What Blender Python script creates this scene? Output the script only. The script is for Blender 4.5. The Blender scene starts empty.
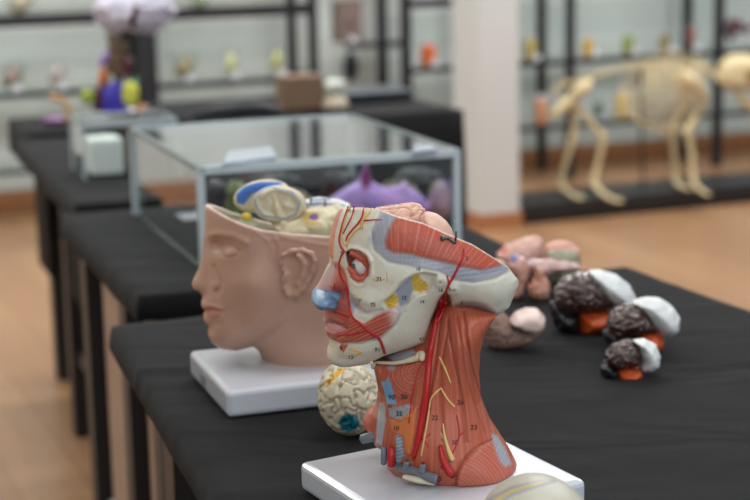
import bpy, bmesh, math, random
import numpy as np
from mathutils import Vector, Matrix, noise
from mathutils.bvhtree import BVHTree
random.seed(7); rng = np.random.RandomState(7)
S = bpy.context.scene; COL = S.collection

# ------------------------------------------------------------ camera, world, lights, exposure
FPX = 1667.0; PITCH = math.radians(11.4); ROLL = math.radians(1.2)
CAM = np.array([0.0, 0.0, 1.29])
FWD = np.array([0, math.cos(PITCH), -math.sin(PITCH)])
_r0 = np.array([1.0, 0, 0]); _u0 = np.cross(_r0, FWD)
RIGHT = math.cos(ROLL)*_r0 - math.sin(ROLL)*_u0
UP = math.cos(ROLL)*_u0 + math.sin(ROLL)*_r0
cd = bpy.data.cameras.new('camera'); cam = bpy.data.objects.new('camera', cd); COL.objects.link(cam)
M = Matrix.Identity(4)
for i in range(3):
    M[i][0] = RIGHT[i]; M[i][1] = UP[i]; M[i][2] = -FWD[i]; M[i][3] = CAM[i]
cam.matrix_world = M
cd.sensor_width = 36; cd.lens = FPX/750*36; cd.clip_start = .05
cd.dof.use_dof = True; cd.dof.focus_distance = 1.56; cd.dof.aperture_fstop = 5.2
S.camera = cam
S.view_settings.view_transform = 'Standard'; S.view_settings.look = 'None'
S.view_settings.gamma = 1; S.view_settings.exposure = -0.1
w = bpy.data.worlds.new('room_light'); S.world = w; w.use_nodes = True
w.node_tree.nodes['Background'].inputs[0].default_value = (.80, .88, 1, 1)
w.node_tree.nodes['Background'].inputs[1].default_value = .34
TR = math.radians(22); TT = math.radians(19)
def uvz(u, v, z, t=TR):                       # room frame -> world
    return Vector((u*math.cos(t)-v*math.sin(t), u*math.sin(t)+v*math.cos(t), z))
def area(name, u, v, z, sx, sy, power, col=(.98, 1, .985)):
    l = bpy.data.lights.new(name, 'AREA'); l.shape = 'RECTANGLE'; l.size = sx; l.size_y = sy
    l.energy = power; l.color = col
    o = bpy.data.objects.new(name, l); COL.objects.link(o); o.location = uvz(u, v, z); o.rotation_euler = (0, 0, TR)
    return o
for (u, v, p) in [(1.1, 1.5, 25), (-1.2, 3.4, 22), (1.3, 3.6, 25), (3.4, 3.6, 20), (1.0, 5.6, 66), (3.4, 5.6, 64), (5.4, 5.6, 55), (-1.2, 5.6, 60), (-.6, -.8, 22), (2.4, .2, 20)]:
    area('fluorescent_lamp', u, v, 2.86, 1.2, .3, p)

wl = area('front_fill', 1.0, -1.55, 1.7, 4.2, 1.7, 44, (.9, .96, 1)); wl.rotation_euler = (math.radians(90), 0, TR)  # unseen fill light added behind the viewer to brighten the sides facing it
# ------------------------------------------------------------ pixels -> world
def ray(x, y): return FWD + RIGHT*((x-375)/FPX) - UP*((y-250)/FPX)
def at(x, y, Y):
    d = ray(x, y); return CAM + d*(Y/d[1])
def atz(x, y, z):
    d = ray(x, y); return CAM + d*((z-CAM[2])/d[2])
def atv(x, y, v, t=TR):
    n = np.array([-math.sin(t), math.cos(t), 0]); d = ray(x, y); return CAM + d*(v/(d@n))
def uvof(p, t=TR): return (p[0]*math.cos(t)+p[1]*math.sin(t), -p[0]*math.sin(t)+p[1]*math.cos(t), p[2])
def proj(P):
    v = np.atleast_2d(P)-CAM; z = v@FWD
    return np.stack([375+FPX*(v@RIGHT)/z, 250-FPX*(v@UP)/z], 1)

# ------------------------------------------------------------ materials
def lin(c):
    c = np.asarray(c, float)/255; return np.where(c <= .04045, c/12.92, ((c+.055)/1.055)**2.4)
def rgba(c): return (*[float(x) for x in lin(c)], 1)
_m = {}
def mat(name, col, rough=.5, metal=0, bump=0, bscale=60, var=0, spec=.5, emit=None, coat=0, trans=0, ior=1.45):
    if name in _m: return _m[name]
    m = bpy.data.materials.new(name); m.use_nodes = True; nt = m.node_tree; b = nt.nodes['Principled BSDF']
    b.inputs['Base Color'].default_value = rgba(col); b.inputs['Roughness'].default_value = rough
    b.inputs['Metallic'].default_value = metal; b.inputs['Specular IOR Level'].default_value = spec
    b.inputs['Coat Weight'].default_value = coat; b.inputs['Coat Roughness'].default_value = .12
    b.inputs['Transmission Weight'].default_value = trans; b.inputs['IOR'].default_value = ior
    tc = nt.nodes.new('ShaderNodeTexCoord'); n = nt.nodes.new('ShaderNodeTexNoise'); n.inputs['Scale'].default_value = bscale
    n.inputs['Detail'].default_value = 5; nt.links.new(tc.outputs['Object'], n.inputs['Vector'])
    if bump:
        bp = nt.nodes.new('ShaderNodeBump'); bp.inputs['Strength'].default_value = bump; bp.inputs['Distance'].default_value = .002
        nt.links.new(n.outputs['Fac'], bp.inputs['Height']); nt.links.new(bp.outputs[0], b.inputs['Normal'])
    if var:
        mx = nt.nodes.new('ShaderNodeMix'); mx.data_type = 'RGBA'
        c = np.asarray(col, float)
        mx.inputs[6].default_value = rgba(np.clip(c*(1-var), 0, 255)); mx.inputs[7].default_value = rgba(np.clip(c*(1+var), 0, 255))
        nt.links.new(n.outputs['Fac'], mx.inputs[0]); nt.links.new(mx.outputs[2], b.inputs['Base Color'])
    _m[name] = m; return m
def painted(name, rough=.42, bump=.12, bscale=500, coat=0, spec=.5):  # hand-painted plastic / plaster: colours stored per vertex
    if name in _m: return _m[name]
    m = mat(name, (200, 200, 200), rough, bump=bump, bscale=bscale, coat=coat, spec=spec)
    nt = m.node_tree; a = nt.nodes.new('ShaderNodeAttribute'); a.attribute_name = 'paint'
    n2 = nt.nodes.new('ShaderNodeTexNoise'); n2.inputs['Scale'].default_value = 45; n2.inputs['Detail'].default_value = 3
    mr = nt.nodes.new('ShaderNodeMapRange'); mr.inputs['To Min'].default_value = .93; mr.inputs['To Max'].default_value = 1.05
    mx = nt.nodes.new('ShaderNodeVectorMath'); mx.operation = 'SCALE'
    nt.links.new(n2.outputs['Fac'], mr.inputs['Value']); nt.links.new(a.outputs['Color'], mx.inputs[0]); nt.links.new(mr.outputs[0], mx.inputs['Scale'])
    nt.links.new(mx.outputs[0], nt.nodes['Principled BSDF'].inputs['Base Color'])
    return m
def glass(name, tint=(249, 252, 252)):
    m = bpy.data.materials.new(name); m.use_nodes = True; nt = m.node_tree
    out = nt.nodes['Material Output']; nt.nodes.remove(nt.nodes['Principled BSDF'])
    t = nt.nodes.new('ShaderNodeBsdfTransparent'); t.inputs[0].default_value = rgba(tint)
    g = nt.nodes.new('ShaderNodeBsdfGlossy'); g.inputs['Roughness'].default_value = .03; g.inputs[0].default_value = (1, 1, 1, 1)
    f = nt.nodes.new('ShaderNodeLayerWeight'); f.inputs[0].default_value = .5
    p = nt.nodes.new('ShaderNodeMath'); p.operation = 'POWER'; p.inputs[1].default_value = 4.5
    q = nt.nodes.new('ShaderNodeMath'); q.operation = 'MULTIPLY_ADD'; q.inputs[1].default_value = .92; q.inputs[2].default_value = .045
    nt.links.new(f.outputs['Facing'], p.inputs[0]); nt.links.new(p.outputs[0], q.inputs[0])
    mx = nt.nodes.new('ShaderNodeMixShader')
    nt.links.new(q.outputs[0], mx.inputs[0]); nt.links.new(t.outputs[0], mx.inputs[1]); nt.links.new(g.outputs[0], mx.inputs[2]); nt.links.new(mx.outputs[0], out.inputs[0])
    return m
GLASS = glass('clear_glass'); 
BLACKSTEEL = mat('black_steel', (30, 31, 36), .45, bump=.1)
STEEL2 = mat('matt_black_wood', (14, 14, 16), .7, bump=.1, spec=.15)
WHITEPL = mat('white_gloss_plastic', (200, 206, 217), .16, coat=.4, bump=.02, bscale=20)
CARD = mat('white_card', (205, 208, 216), .6)
BEIGE = mat('beige_board', (165, 140, 124), .7, var=.06, bscale=9)
ALU = mat('brushed_edge', (188, 196, 206), .35, metal=.3)

# ------------------------------------------------------------ object helpers
def tag(o, label=None, cat=None, group=None, kind=None):
    if label: o['label'] = label
    if cat: o['category'] = cat
    if group: o['group'] = group
    if kind: o['kind'] = kind
    return o
def empty(name, loc, label, cat, group=None):
    o = bpy.data.objects.new(name, None); COL.objects.link(o); o.location = Vector(loc); o.empty_display_size = .05
    return tag(o, label, cat, group)
def link(name, me, m, parent=None, origin=None, smooth=True):
    o = bpy.data.objects.new(name, me); COL.objects.link(o)
    if m: me.materials.append(m)
    if smooth: me.shade_smooth()
    if parent:
        o.parent = parent; me.transform(Matrix.Translation(-parent_loc(parent)))
    else:
        c = Vector(origin) if origin is not None else Vector([sum(v.co[i] for v in me.vertices)/max(1, len(me.vertices)) for i in range(2)] + [min(v.co.z for v in me.vertices)])
        me.transform(Matrix.Translation(-c)); o.location = c
    return o
def parent_loc(p):
    l = Vector(p.location)
    while p.parent: p = p.parent; l = l + Vector(p.location)
    return l
def mesh(name, verts, faces, paint=None):
    me = bpy.data.meshes.new(name); me.from_pydata([tuple(map(float, v)) for v in verts], [], [tuple(map(int, f)) for f in faces])
    if paint is not None:
        a = me.color_attributes.new('paint', 'FLOAT_COLOR', 'POINT')
        c = np.ones((len(verts), 4), np.float32); c[:, :3] = lin(np.clip(paint, 0, 255)); a.data.foreach_set('color', c.ravel())
    me.update(); return me
class MB:
    def __init__(s): s.bm = bmesh.new()
    def prism(s, pts, z0, z1):                 # pts: list of (x,y) world
        n = len(pts); lo = [s.bm.verts.new((p[0], p[1], z0)) for p in pts]; hi = [s.bm.verts.new((p[0], p[1], z1)) for p in pts]
        s.bm.faces.new(lo[::-1]); s.bm.faces.new(hi)
        for i in range(n): s.bm.faces.new((lo[i], lo[(i+1) % n], hi[(i+1) % n], hi[i]))
        return s
    def box(s, u0, u1, v0, v1, z0, z1, t=TR):
        return s.prism([uvz(u0, v0, 0, t), uvz(u1, v0, 0, t), uvz(u1, v1, 0, t), uvz(u0, v1, 0, t)], z0, z1)
    def lathe(s, c, prof, n=24):
        rings = []
        for r, z in prof:
            rings.append([s.bm.verts.new((c[0]+r*math.cos(2*math.pi*k/n), c[1]+r*math.sin(2*math.pi*k/n), c[2]+z)) for k in range(n)])
        for a, b in zip(rings, rings[1:]):
            for k in range(n): s.bm.faces.new((a[k], a[(k+1) % n], b[(k+1) % n], b[k]))
        s.bm.faces.new(rings[0][::-1]); s.bm.faces.new(rings[-1]); return s
    def bevel(s, w, seg=2):
        bmesh.ops.recalc_face_normals(s.bm, faces=s.bm.faces)
        es = [e for e in s.bm.edges if len(e.link_faces) == 2 and e.calc_face_angle(0) > .6]
        bmesh.ops.bevel(s.bm, geom=es, offset=w, segments=seg, affect='EDGES', profile=.5); return s
    def build(s, name, m, parent=None, smooth=False, **k):
        bmesh.ops.recalc_face_normals(s.bm, faces=s.bm.faces)
        me = bpy.data.meshes.new(name); s.bm.to_mesh(me); s.bm.free()
        return link(name, me, m, parent, smooth=smooth, **k)
def tube_data(pts, rad, n=8, closed=False):
    P = np.array(pts, float); N = len(P); rad = np.full(N, rad) if np.isscalar(rad) else np.interp(np.linspace(0, 1, N), np.linspace(0, 1, len(rad)), rad)
    T = np.gradient(P, axis=0); T /= np.linalg.norm(T, axis=1)[:, None]+1e-9
    up = np.array([0, 0, 1.]) if abs(T[0][2]) < .9 else np.array([1., 0, 0])
    V = []; F = []
    for i in range(N):
        a = np.cross(T[i], up); a /= np.linalg.norm(a)+1e-9; b = np.cross(a, T[i]); up = b
        for k in range(n):
            t = 2*math.pi*k/n; V.append(P[i]+rad[i]*(a*math.cos(t)+b*math.sin(t)))
    for i in range(N-1):
        for k in range(n): F.append((i*n+k, i*n+(k+1) % n, (i+1)*n+(k+1) % n, (i+1)*n+k))
    c0 = len(V); V.append(P[0]-T[0]*rad[0]*.5); V.append(P[-1]+T[-1]*rad[-1]*.5)
    for k in range(n):
        F.append((c0, (k+1) % n, k)); F.append((c0+1, (N-1)*n+k, (N-1)*n+(k+1) % n))
    return V, F
def smooth_pts(P, n=40):                       # Catmull-Rom resample
    P = np.array(P, float)
    if len(P) < 3: return P[0]+(P[1]-P[0])*np.linspace(0, 1, n)[:, None]
    Q = np.vstack([2*P[0]-P[1], P, 2*P[-1]-P[-2]]); L = np.concatenate([[0], np.cumsum(np.linalg.norm(np.diff(P, axis=0), axis=1))])
    out = []
    for s in np.linspace(0, L[-1], n):
        i = min(len(P)-2, max(0, np.searchsorted(L, s)-1)); t = (s-L[i])/(L[i+1]-L[i]+1e-9); a, b, c, d = Q[i:i+4]
        out.append(.5*((2*b)+(-a+c)*t+(2*a-5*b+4*c-d)*t*t+(-a+3*b-3*c+d)*t**3))
    return np.array(out)
def tubes(name, lists, m, parent=None, n=8, **k):   # lists of (points, radius)
    V = []; F = []
    for pts, r in lists:
        v, f = tube_data(pts, r, n); o = len(V); V += v; F += [tuple(i+o for i in q) for q in f]
    return link(name, mesh(name, V, F), m, parent, **k)

# ------------------------------------------------------------ solid sculpting: implicit field -> surface nets
def sdpoly(px, py, poly):                      # signed distance, positive inside
    P = np.asarray(poly, float); d = np.full(px.shape, 1e18); ins = np.zeros(px.shape, bool); n = len(P)
    for i in range(n):
        a = P[i]; b = P[(i+1) % n]; e = b-a; wx = px-a[0]; wy = py-a[1]
        t = np.clip((wx*e[0]+wy*e[1])/(e@e+1e-18), 0, 1); d = np.minimum(d, (wx-e[0]*t)**2+(wy-e[1]*t)**2)
        c = ((a[1] > py) != (b[1] > py)); 
        if e[1] != 0: ins ^= c & (px < e[0]*(py-a[1])/e[1]+a[0])
    return np.sqrt(d)*np.where(ins, 1, -1)
def dline(px, py, line):                       # distance to a polyline
    P = np.asarray(line, float); d = np.full(px.shape, 1e18)
    for a, b in zip(P, P[1:]):
        e = b-a; wx = px-a[0]; wy = py-a[1]; t = np.clip((wx*e[0]+wy*e[1])/(e@e+1e-18), 0, 1)
        d = np.minimum(d, (wx-e[0]*t)**2+(wy-e[1]*t)**2)
    return np.sqrt(d)
def sstep(x, a, b):
    t = np.clip((x-a)/(b-a), 0, 1); return t*t*(3-2*t)
def smax(a, b, k):
    h = np.clip(.5+.5*(a-b)/k, 0, 1); return b*(1-h)+a*h+k*h*(1-h)
def nets(f, x0, h):
    s = f > 0; nx, ny, nz = f.shape
    c = np.zeros((nx-1, ny-1, nz-1), np.uint8)
    for dx in (0, 1):
        for dy in (0, 1):
            for dz in (0, 1): c += s[dx:nx-1+dx, dy:ny-1+dy, dz:nz-1+dz]
    I = np.argwhere((c > 0) & (c < 8)); idx = -np.ones(c.shape, np.int64); idx[tuple(I.T)] = np.arange(len(I))
    acc = np.zeros((len(I), 3)); cnt = np.zeros(len(I))
    K = [(a, b, d) for a in (0, 1) for b in (0, 1) for d in (0, 1)]
    fv = {k: f[I[:, 0]+k[0], I[:, 1]+k[1], I[:, 2]+k[2]] for k in K}
    for a in K:
        for ax in range(3):
            if a[ax] == 0:
                b = list(a); b[ax] = 1; b = tuple(b); fa = fv[a]; fb = fv[b]; m = (fa > 0) != (fb > 0)
                t = np.where(m, fa/(fa-fb+1e-30), 0); p = np.tile(np.array(a, float), (len(I), 1)); p[:, ax] = t
                acc[m] += p[m]; cnt[m] += 1
    V = (I+acc/cnt[:, None])*h+np.array(x0)
    F = []
    for ax in range(3):
        o = [1 if i == ax else 0 for i in range(3)]
        sa = s[:nx-o[0], :ny-o[1], :nz-o[2]]; sb = s[o[0]:, o[1]:, o[2]:]
        E = np.argwhere(sa != sb); b, d = [i for i in range(3) if i != ax]
        ok = (E[:, b] > 0) & (E[:, d] > 0) & (E[:, b] < f.shape[b]-1) & (E[:, d] < f.shape[d]-1); E = E[ok]
        sg = s[tuple(E.T)]
        def g(db, dd):
            q = E.copy(); q[:, b] += db; q[:, d] += dd; return idx[tuple(q.T)]
        Q = np.stack([g(-1, -1), g(0, -1), g(0, 0), g(-1, 0)], 1)
        flip = sg if ax != 1 else ~sg
        Q[~flip] = Q[~flip][:, ::-1]; F.append(Q)
    return V, np.vstack(F)
class Solid:
    """A voxel block around an outline; Yc is the mid plane, near side faces -Y."""
    def __init__(s, poly, Yc, W, h, pad=.012, ypad=.02):
        P = np.array([at(x, y, Yc) for x, y in poly]); s.Yc = Yc; s.h = h
        x0, x1 = P[:, 0].min()-pad, P[:, 0].max()+pad; z0, z1 = P[:, 2].min()-pad, P[:, 2].max()+pad
        s.x = np.arange(x0, x1, h); s.z = np.arange(z0, z1, h); s.y = np.arange(-W-ypad, W+ypad, h)+Yc
        s.X2, s.Z2 = np.meshgrid(s.x, s.z, indexing='ij'); s.org = (s.x[0], s.y[0], s.z[0])
        s.X, s.Y, s.Z = np.meshgrid(s.x, s.y, s.z, indexing='ij', sparse=True)
    def infl(s, poly, W, R, yc=None):
        P = [at(x, y, s.Yc)[[0, 2]] for x, y in poly]; d = sdpoly(s.X2, s.Z2, P)
        if not np.isscalar(R) or R > .03:          # soften the crease along the middle of the outline
            k = max(2, int(.011/s.h)); e = np.pad(d, k, mode='edge')
            for _ in range(2):
                e = sum(np.roll(e, i, 0) for i in range(-k, k+1))/(2*k+1); e = sum(np.roll(e, i, 1) for i in range(-k, k+1))/(2*k+1)
            a = sstep(d, .001, .016); d = d*(1-a)+e[k:-k, k:-k]*a
        d = d[:, None, :]
        yc = s.Yc if yc is None else yc
        W = W if np.isscalar(W) else W[:, None, :]; R = R if np.isscalar(R) else R[:, None, :]
        k = 1-np.minimum(d/R, 1)
        return (1-np.sqrt(k*k+((s.Y-yc)/W)**2))*np.minimum(R, W)
    def ball(s, c, r):
        c = np.array(c); r = np.array(r)
        return (1-np.sqrt(((s.X-c[0])/r[0])**2+((s.Y-c[1])/r[1])**2+((s.Z-c[2])/r[2])**2))*r.min()
def paintmap(C):                               # side-view drawing coordinates of a model, linear about its centre
    C = np.array(C); p0 = proj(C)[0]; e = 1e-3
    J = np.stack([(proj(C+e*np.eye(3)[i])[0]-p0)/e for i in range(3)], 1)
    return lambda V: p0+(V-C)@J.T
def vnormals(V, F):
    n = np.zeros_like(V); fn = np.cross(V[F[:, 2]]-V[F[:, 0]], V[F[:, 3]]-V[F[:, 1]])
    for k in range(4): np.add.at(n, F[:, k], fn)
    return n/(np.linalg.norm(n, axis=1)[:, None]+1e-12)
def relax(V, F, it=1):
    for _ in range(it):
        a = np.zeros_like(V); c = np.zeros(len(V))
        for k in range(4):
            for j in ((k+1) % 4, (k+3) % 4): np.add.at(a, F[:, k], V[F[:, j]]); np.add.at(c, F[:, k], 1)
        V = V*.5+.5*a/c[:, None]
    return V
def worms(V, freq, depth, seed=1):          # winding rounded folds
    L = (V.max(0)-V.min(0)).max(); P = (V-V.min(0))/L*freq+seed*3.7; out = np.zeros(len(V))
    for i, p in enumerate(P):
        p = Vector(p); q = p+Vector((noise.noise(p*.9+Vector((5, 0, 0))), noise.noise(p*.9+Vector((0, 7, 0))), noise.noise(p*.9+Vector((0, 0, 9)))))*.7
        out[i] = noise.noise(q)
    return -depth*np.exp(-(np.abs(out)/.10)**1.5)
def gyri(V, n, depth, seed=1):                 # brain-like folds: grooves where two wandering cells meet
    r = np.random.RandomState(seed); lo, hi = V.min(0), V.max(0); P = lo+(hi-lo)*r.rand(n, 3)
    W = V+.12*(hi-lo).min()*np.stack([np.sin(V[:, (i+1) % 3]*2*math.pi/(hi-lo).max()*3+i) for i in range(3)], 1)
    d1 = np.full(len(V), 9.); d2 = d1.copy()
    for p in P:
        d = np.linalg.norm(W-p, axis=1); d2 = np.minimum(d2, np.maximum(d, d1)); d1 = np.minimum(d1, d)
    s = (hi-lo).max()/n**.4*.28
    return -depth*np.exp(-((d2-d1)/s)**2)
def blob(name, poly, Yc, W, col, m=None, parent=None, R=None, h=.0022, folds=None, ptfn=None, smooth_it=1, zmin=None, **k):
    s = Solid(poly, Yc, W, h, pad=.006, ypad=.006); f = s.infl(poly, W, R or W*.9)
    if zmin is not None: f = np.minimum(f, s.Z-zmin)
    V, F = nets(f, s.org, h); V = relax(V, F, smooth_it)
    dk = 0
    if folds:
        dk = (worms if len(folds) > 3 else gyri)(V, folds[0], folds[1], folds[2] if len(folds) > 2 else 1); V = V+vnormals(V, F)*dk[:, None]*np.sign(folds[1]) 
        if zmin is not None: V[:, 2] = np.maximum(V[:, 2], zmin)
    c = np.tile(np.array(col, float), (len(V), 1))
    if ptfn: c = ptfn(V, paintmap(V.mean(0)-[0, W*.8, 0])(V), c)
    return link(name, mesh(name, V, F, c), m or painted('painted_plastic'), parent, **k)
def mixc(c, col, m): return c*(1-m[:, None])+np.asarray(col, float)*m[:, None]
def ell(cx, cy, rx, ry, rot=0, n=24):
    a = math.radians(rot); return [(cx+rx*math.cos(t)*math.cos(a)-ry*math.sin(t)*math.sin(a), cy+rx*math.cos(t)*math.sin(a)+ry*math.sin(t)*math.cos(a)) for t in np.linspace(0, 2*math.pi, n, endpoint=False)]

# ------------------------------------------------------------ room
def floor_mat():
    m = mat('wood_vinyl_floor', (176, 134, 98), .3, bump=.03, bscale=8, spec=.5); nt = m.node_tree; b = nt.nodes['Principled BSDF']
    tc = nt.nodes.new('ShaderNodeTexCoord'); mp = nt.nodes.new('ShaderNodeMapping'); mp.inputs['Rotation'].default_value[2] = -TR+math.pi/2
    br = nt.nodes.new('ShaderNodeTexBrick'); br.inputs['Color1'].default_value = rgba((172, 133, 100)); br.inputs['Color2'].default_value = rgba((154, 115, 83))
    br.inputs['Mortar'].default_value = rgba((140, 100, 70)); br.inputs['Scale'].default_value = 1; br.inputs['Mortar Size'].default_value = .002
    br.inputs['Brick Width'].default_value = 1.2; br.inputs['Row Height'].default_value = .16
    n = nt.nodes.new('ShaderNodeTexNoise'); n.inputs['Scale'].default_value = 3; n.inputs['Detail'].default_value = 6
    mp2 = nt.nodes.new('ShaderNodeMapping'); mp2.inputs['Scale'].default_value = (1, 14, 1)
    mx = nt.nodes.new('ShaderNodeMix'); mx.data_type = 'RGBA'; mx.blend_type = 'MULTIPLY'; mx.inputs[0].default_value = .25
    nt.links.new(tc.outputs['Object'], mp.inputs[0]); nt.links.new(mp.outputs[0], br.inputs[0]); nt.links.new(mp.outputs[0], mp2.inputs[0]); nt.links.new(mp2.outputs[0], n.inputs[0])
    nt.links.new(br.outputs[0], mx.inputs[6]); nt.links.new(n.outputs[0], mx.inputs[7]); nt.links.new(mx.outputs[2], b.inputs['Base Color'])
    return m
WALLM = mat('painted_wall', (203, 209, 208), .75, var=.02, bscale=3)
def struct(o): o['kind'] = 'structure'; return o
struct(MB().box(-2.2, 6.6, -1.6, 7.6, -.05, 0).build('floor', floor_mat()))
struct(MB().box(-2.2, 6.6, -1.6, 7.6, 2.95, 3.0).build('ceiling', mat('ceiling_white', (215, 216, 214), .8)))
struct(MB().box(-2.2, 6.6, 7.5, 7.6, 0, 2.95).build('wall_back', WALLM))
struct(MB().box(-2.2, -2.1, -1.6, 7.5, 0, 2.95).build('wall_left', mat('beige_wall', (190, 184, 172), .8)))
SKIRT = mat('wood_skirting', (165, 112, 76), .45, var=.06, bscale=30)
struct(MB().box(-2.1, 6.6, 7.485, 7.5, 0, .1).build('baseboard_back', SKIRT))
struct(MB().box(-2.1, -2.085, -1.6, 7.485, 0, .1).build('baseboard_left', SKIRT))
struct(MB().box(2.93, 3.105, 6.08, 6.34, 0, 2.95).build('column', mat('column_paint', (200, 201, 200), .75, var=.015, bscale=3)))
struct(MB().box(2.92, 3.115, 6.07, 6.35, 0, .07).build('baseboard_column', SKIRT))

# ------------------------------------------------------------ tables under black cloths
CLOTH = mat('black_cloth', (20, 21, 24), .9, bump=.55, bscale=900, spec=.14)
def _cloth_nodes():
    nt = CLOTH.node_tree; b = nt.nodes['Principled BSDF']; b.inputs['Sheen Weight'].default_value = .05; b.inputs['Sheen Roughness'].default_value = .5
    tc = nt.nodes.new('ShaderNodeTexCoord'); mp = nt.nodes.new('ShaderNodeMapping'); mp.inputs['Scale'].default_value = (3, 7, 3); mp.inputs['Rotation'].default_value[2] = .5
    n = nt.nodes.new('ShaderNodeTexNoise'); n.inputs['Scale'].default_value = 1; n.inputs['Detail'].default_value = 2; n.inputs['Distortion'].default_value = .8
    bp = nt.nodes.new('ShaderNodeBump'); bp.inputs['Strength'].default_value = .8; bp.inputs['Distance'].default_value = .02
    old = [l for l in nt.links if l.to_node == b and l.to_socket.name == 'Normal'][0].from_node
    nt.links.new(tc.outputs['Object'], mp.inputs[0]); nt.links.new(mp.outputs[0], n.inputs[0]); nt.links.new(n.outputs[0], bp.inputs['Height']); nt.links.new(bp.outputs[0], old.inputs['Normal'])
_cloth_nodes()
def wrinkle(x, y, z=0):
    a = noise.noise(Vector((x*7, y*11, 1.3+z)))*.9+noise.noise(Vector((x*16+y*9, y*14-x*8, 4.1)))*.3+max(0, .12-abs(noise.noise(Vector((x*3+5, y*5, 2)))))*4
    return a*.0016
def cloth(name, corners, z, skirt, label, group, step=.02, m=CLOTH):
    """corners: four (x,y) in world, counter-clockwise; cloth lies on the board and hangs over by skirt."""
    c = [np.array(q[:2], float) for q in corners]; W = np.linalg.norm(c[1]-c[0]); D = np.linalg.norm(c[3]-c[0])
    nu, nv = max(4, int(W/step)), max(4, int(D/step)); rows = max(2, int(skirt/.012)) if skirt < .1 else 10
    V = []; F = []; P = {}
    for i in range(nu+1):
        for j in range(nv+1):
            s, t = i/nu, j/nv; p = (c[0]*(1-s)+c[1]*s)*(1-t)+(c[3]*(1-s)+c[2]*s)*t
            P[i, j] = len(V); V.append((p[0], p[1], z+.0015+wrinkle(p[0], p[1])))
    for i in range(nu):
        for j in range(nv): F.append((P[i, j], P[i+1, j], P[i+1, j+1], P[i, j+1]))
    edge = [P[i, 0] for i in range(nu)]+[P[nu, j] for j in range(nv)]+[P[i, nv] for i in range(nu, 0, -1)]+[P[0, j] for j in range(nv, 0, -1)]
    ctr = sum(c)/4; prev = edge; n = len(edge)
    for r in range(1, rows+1):
        cur = []
        for k, e in enumerate(edge):
            x, y, zz = V[e]; d = np.array([x, y])-ctr; d /= np.linalg.norm(d)
            a = edge[(k+1) % n]; b = edge[k-1]; tx, ty = V[a][0]-V[b][0], V[a][1]-V[b][1]; l = math.hypot(tx, ty)+1e-9; nx, ny = ty/l, -tx/l
            off = .006*min(1, r/1.5)+(.0035*noise.noise(Vector((x*14, y*14, r*.4)))*r/rows if skirt > .1 else 0)*3
            drop = skirt*r/rows*(1+.12*noise.noise(Vector((x*6, y*6, 7)))*(r/rows))
            cur.append(len(V)); V.append((x+nx*off, y+ny*off, zz-drop))
        for k in range(n): F.append((prev[k], cur[k], cur[(k+1) % n], prev[(k+1) % n]))
        prev = cur
    o = link(name, mesh(name, V, F), m)
    sm = o.modifiers.new('thickness', 'SOLIDIFY'); sm.thickness = .0012; sm.offset = 1
    return tag(o, label, 'tablecloth', group)
def table(corners, z, legs, label, panels=(), group='display tables under black cloths', mids=()):
    c = [Vector((q[0], q[1], 0)) for q in corners]; ctr = sum(c, Vector())/4
    t = empty('display_table', (ctr.x, ctr.y, 0), label, 'table', group)
    ins = [q+(ctr-q)*.012 for q in c]
    MB().prism([(q.x, q.y) for q in ins], z-.026, z).build('tabletop', STEEL2, t)
    for (u, v) in legs:
        MB().box(u-.025, u+.025, v-.03, v+.03, 0, z-.026, TT).build('leg', BLACKSTEEL, t)
    for (u0, u1, v0, v1, z0, z1, mm, nm) in panels:
        MB().box(u0, u1, v0, v1, z0, z1, TT).build(nm, mm, t)
    return t
def q4(u0, u1, v0, v1): return [uvz(u0, v0, 0, TT), uvz(u1, v0, 0, TT), uvz(u1, v1, 0, TT), uvz(u0, v1, 0, TT)]
A = [uvz(.31, .62, 0, TT), uvz(1.27, .62, 0, TT), Vector((.385, 2.513, 0)), Vector((-.359, 2.201, 0))]
table(A, .746, [(.44, 2.05), (1.13, 2.12), (.42, .75), (1.13, .75)], 'long table nearest the viewer carrying the two anatomical heads',
      [(.43, .445, .8, 1.9, .1, .6, BEIGE, 'side_panel'), (.44, .48, 1.78, 1.86, 0, .7, BLACKSTEEL, 'upright'), (.46, 1.1, 2.09, 2.11, .05, .7, BEIGE, 'back_panel')])
cloth('tablecloth', A, .746, .028, 'black cloth on the nearest table, under the two heads and brain models', 'black tablecloths')
B = q4(.448, 1.085, 2.36, 3.105)
table(B, .746, [(.50, 3.06), (1.03, 3.04), (.50, 2.67), (1.03, 2.42), (.5, 2.42)], 'second table, under the big glass display case',
      [(.50, .51, 2.72, 3.0, .06, .70, BEIGE, 'side_panel'), (.50, .51, 2.44, 2.62, .06, .70, BEIGE, 'side_panel'), (.49, .5, 2.44, 3.0, .2, .215, ALU, 'rail')])
cloth('tablecloth', B, .746, .035, 'black cloth on the second table, beneath the big glass case', 'black tablecloths')
Cc = [uvz(.492, 3.2, 0, TT), uvz(1.1, 3.2, 0, TT), uvz(1.1, 4.24, 0, TT), uvz(.513, 4.24, 0, TT)]
table(Cc, .746, [(.62, 4.12), (1.04, 4.12), (.56, 3.3), (1.04, 3.3)], 'third table from the viewer, under the small glass box',
      [(.6, .62, 3.3, 4.1, .38, .70, STEEL2, 'side_panel'), (.62, 1.0, 3.28, 3.3, .1, .7, STEEL2, 'front_panel'), (.61, .63, 3.33, 4.09, .2, .23, BLACKSTEEL, 'rail')])
cloth('tablecloth', Cc, .746, .04, 'black cloth on the third table, left of the glass cases', 'black tablecloths')
Dd = q4(.555, .92, 4.36, 4.74)
table(Dd, .746, [(.66, 4.68), (.86, 4.68), (.84, 4.45)], 'farthest table of the left row, holding the colourful model', [(.60, .615, 4.42, 4.64, .35, .7, STEEL2, 'side_panel')])
cloth('tablecloth', Dd, .746, .09, 'black cloth on the farthest table of the left row', 'black tablecloths')
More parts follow.
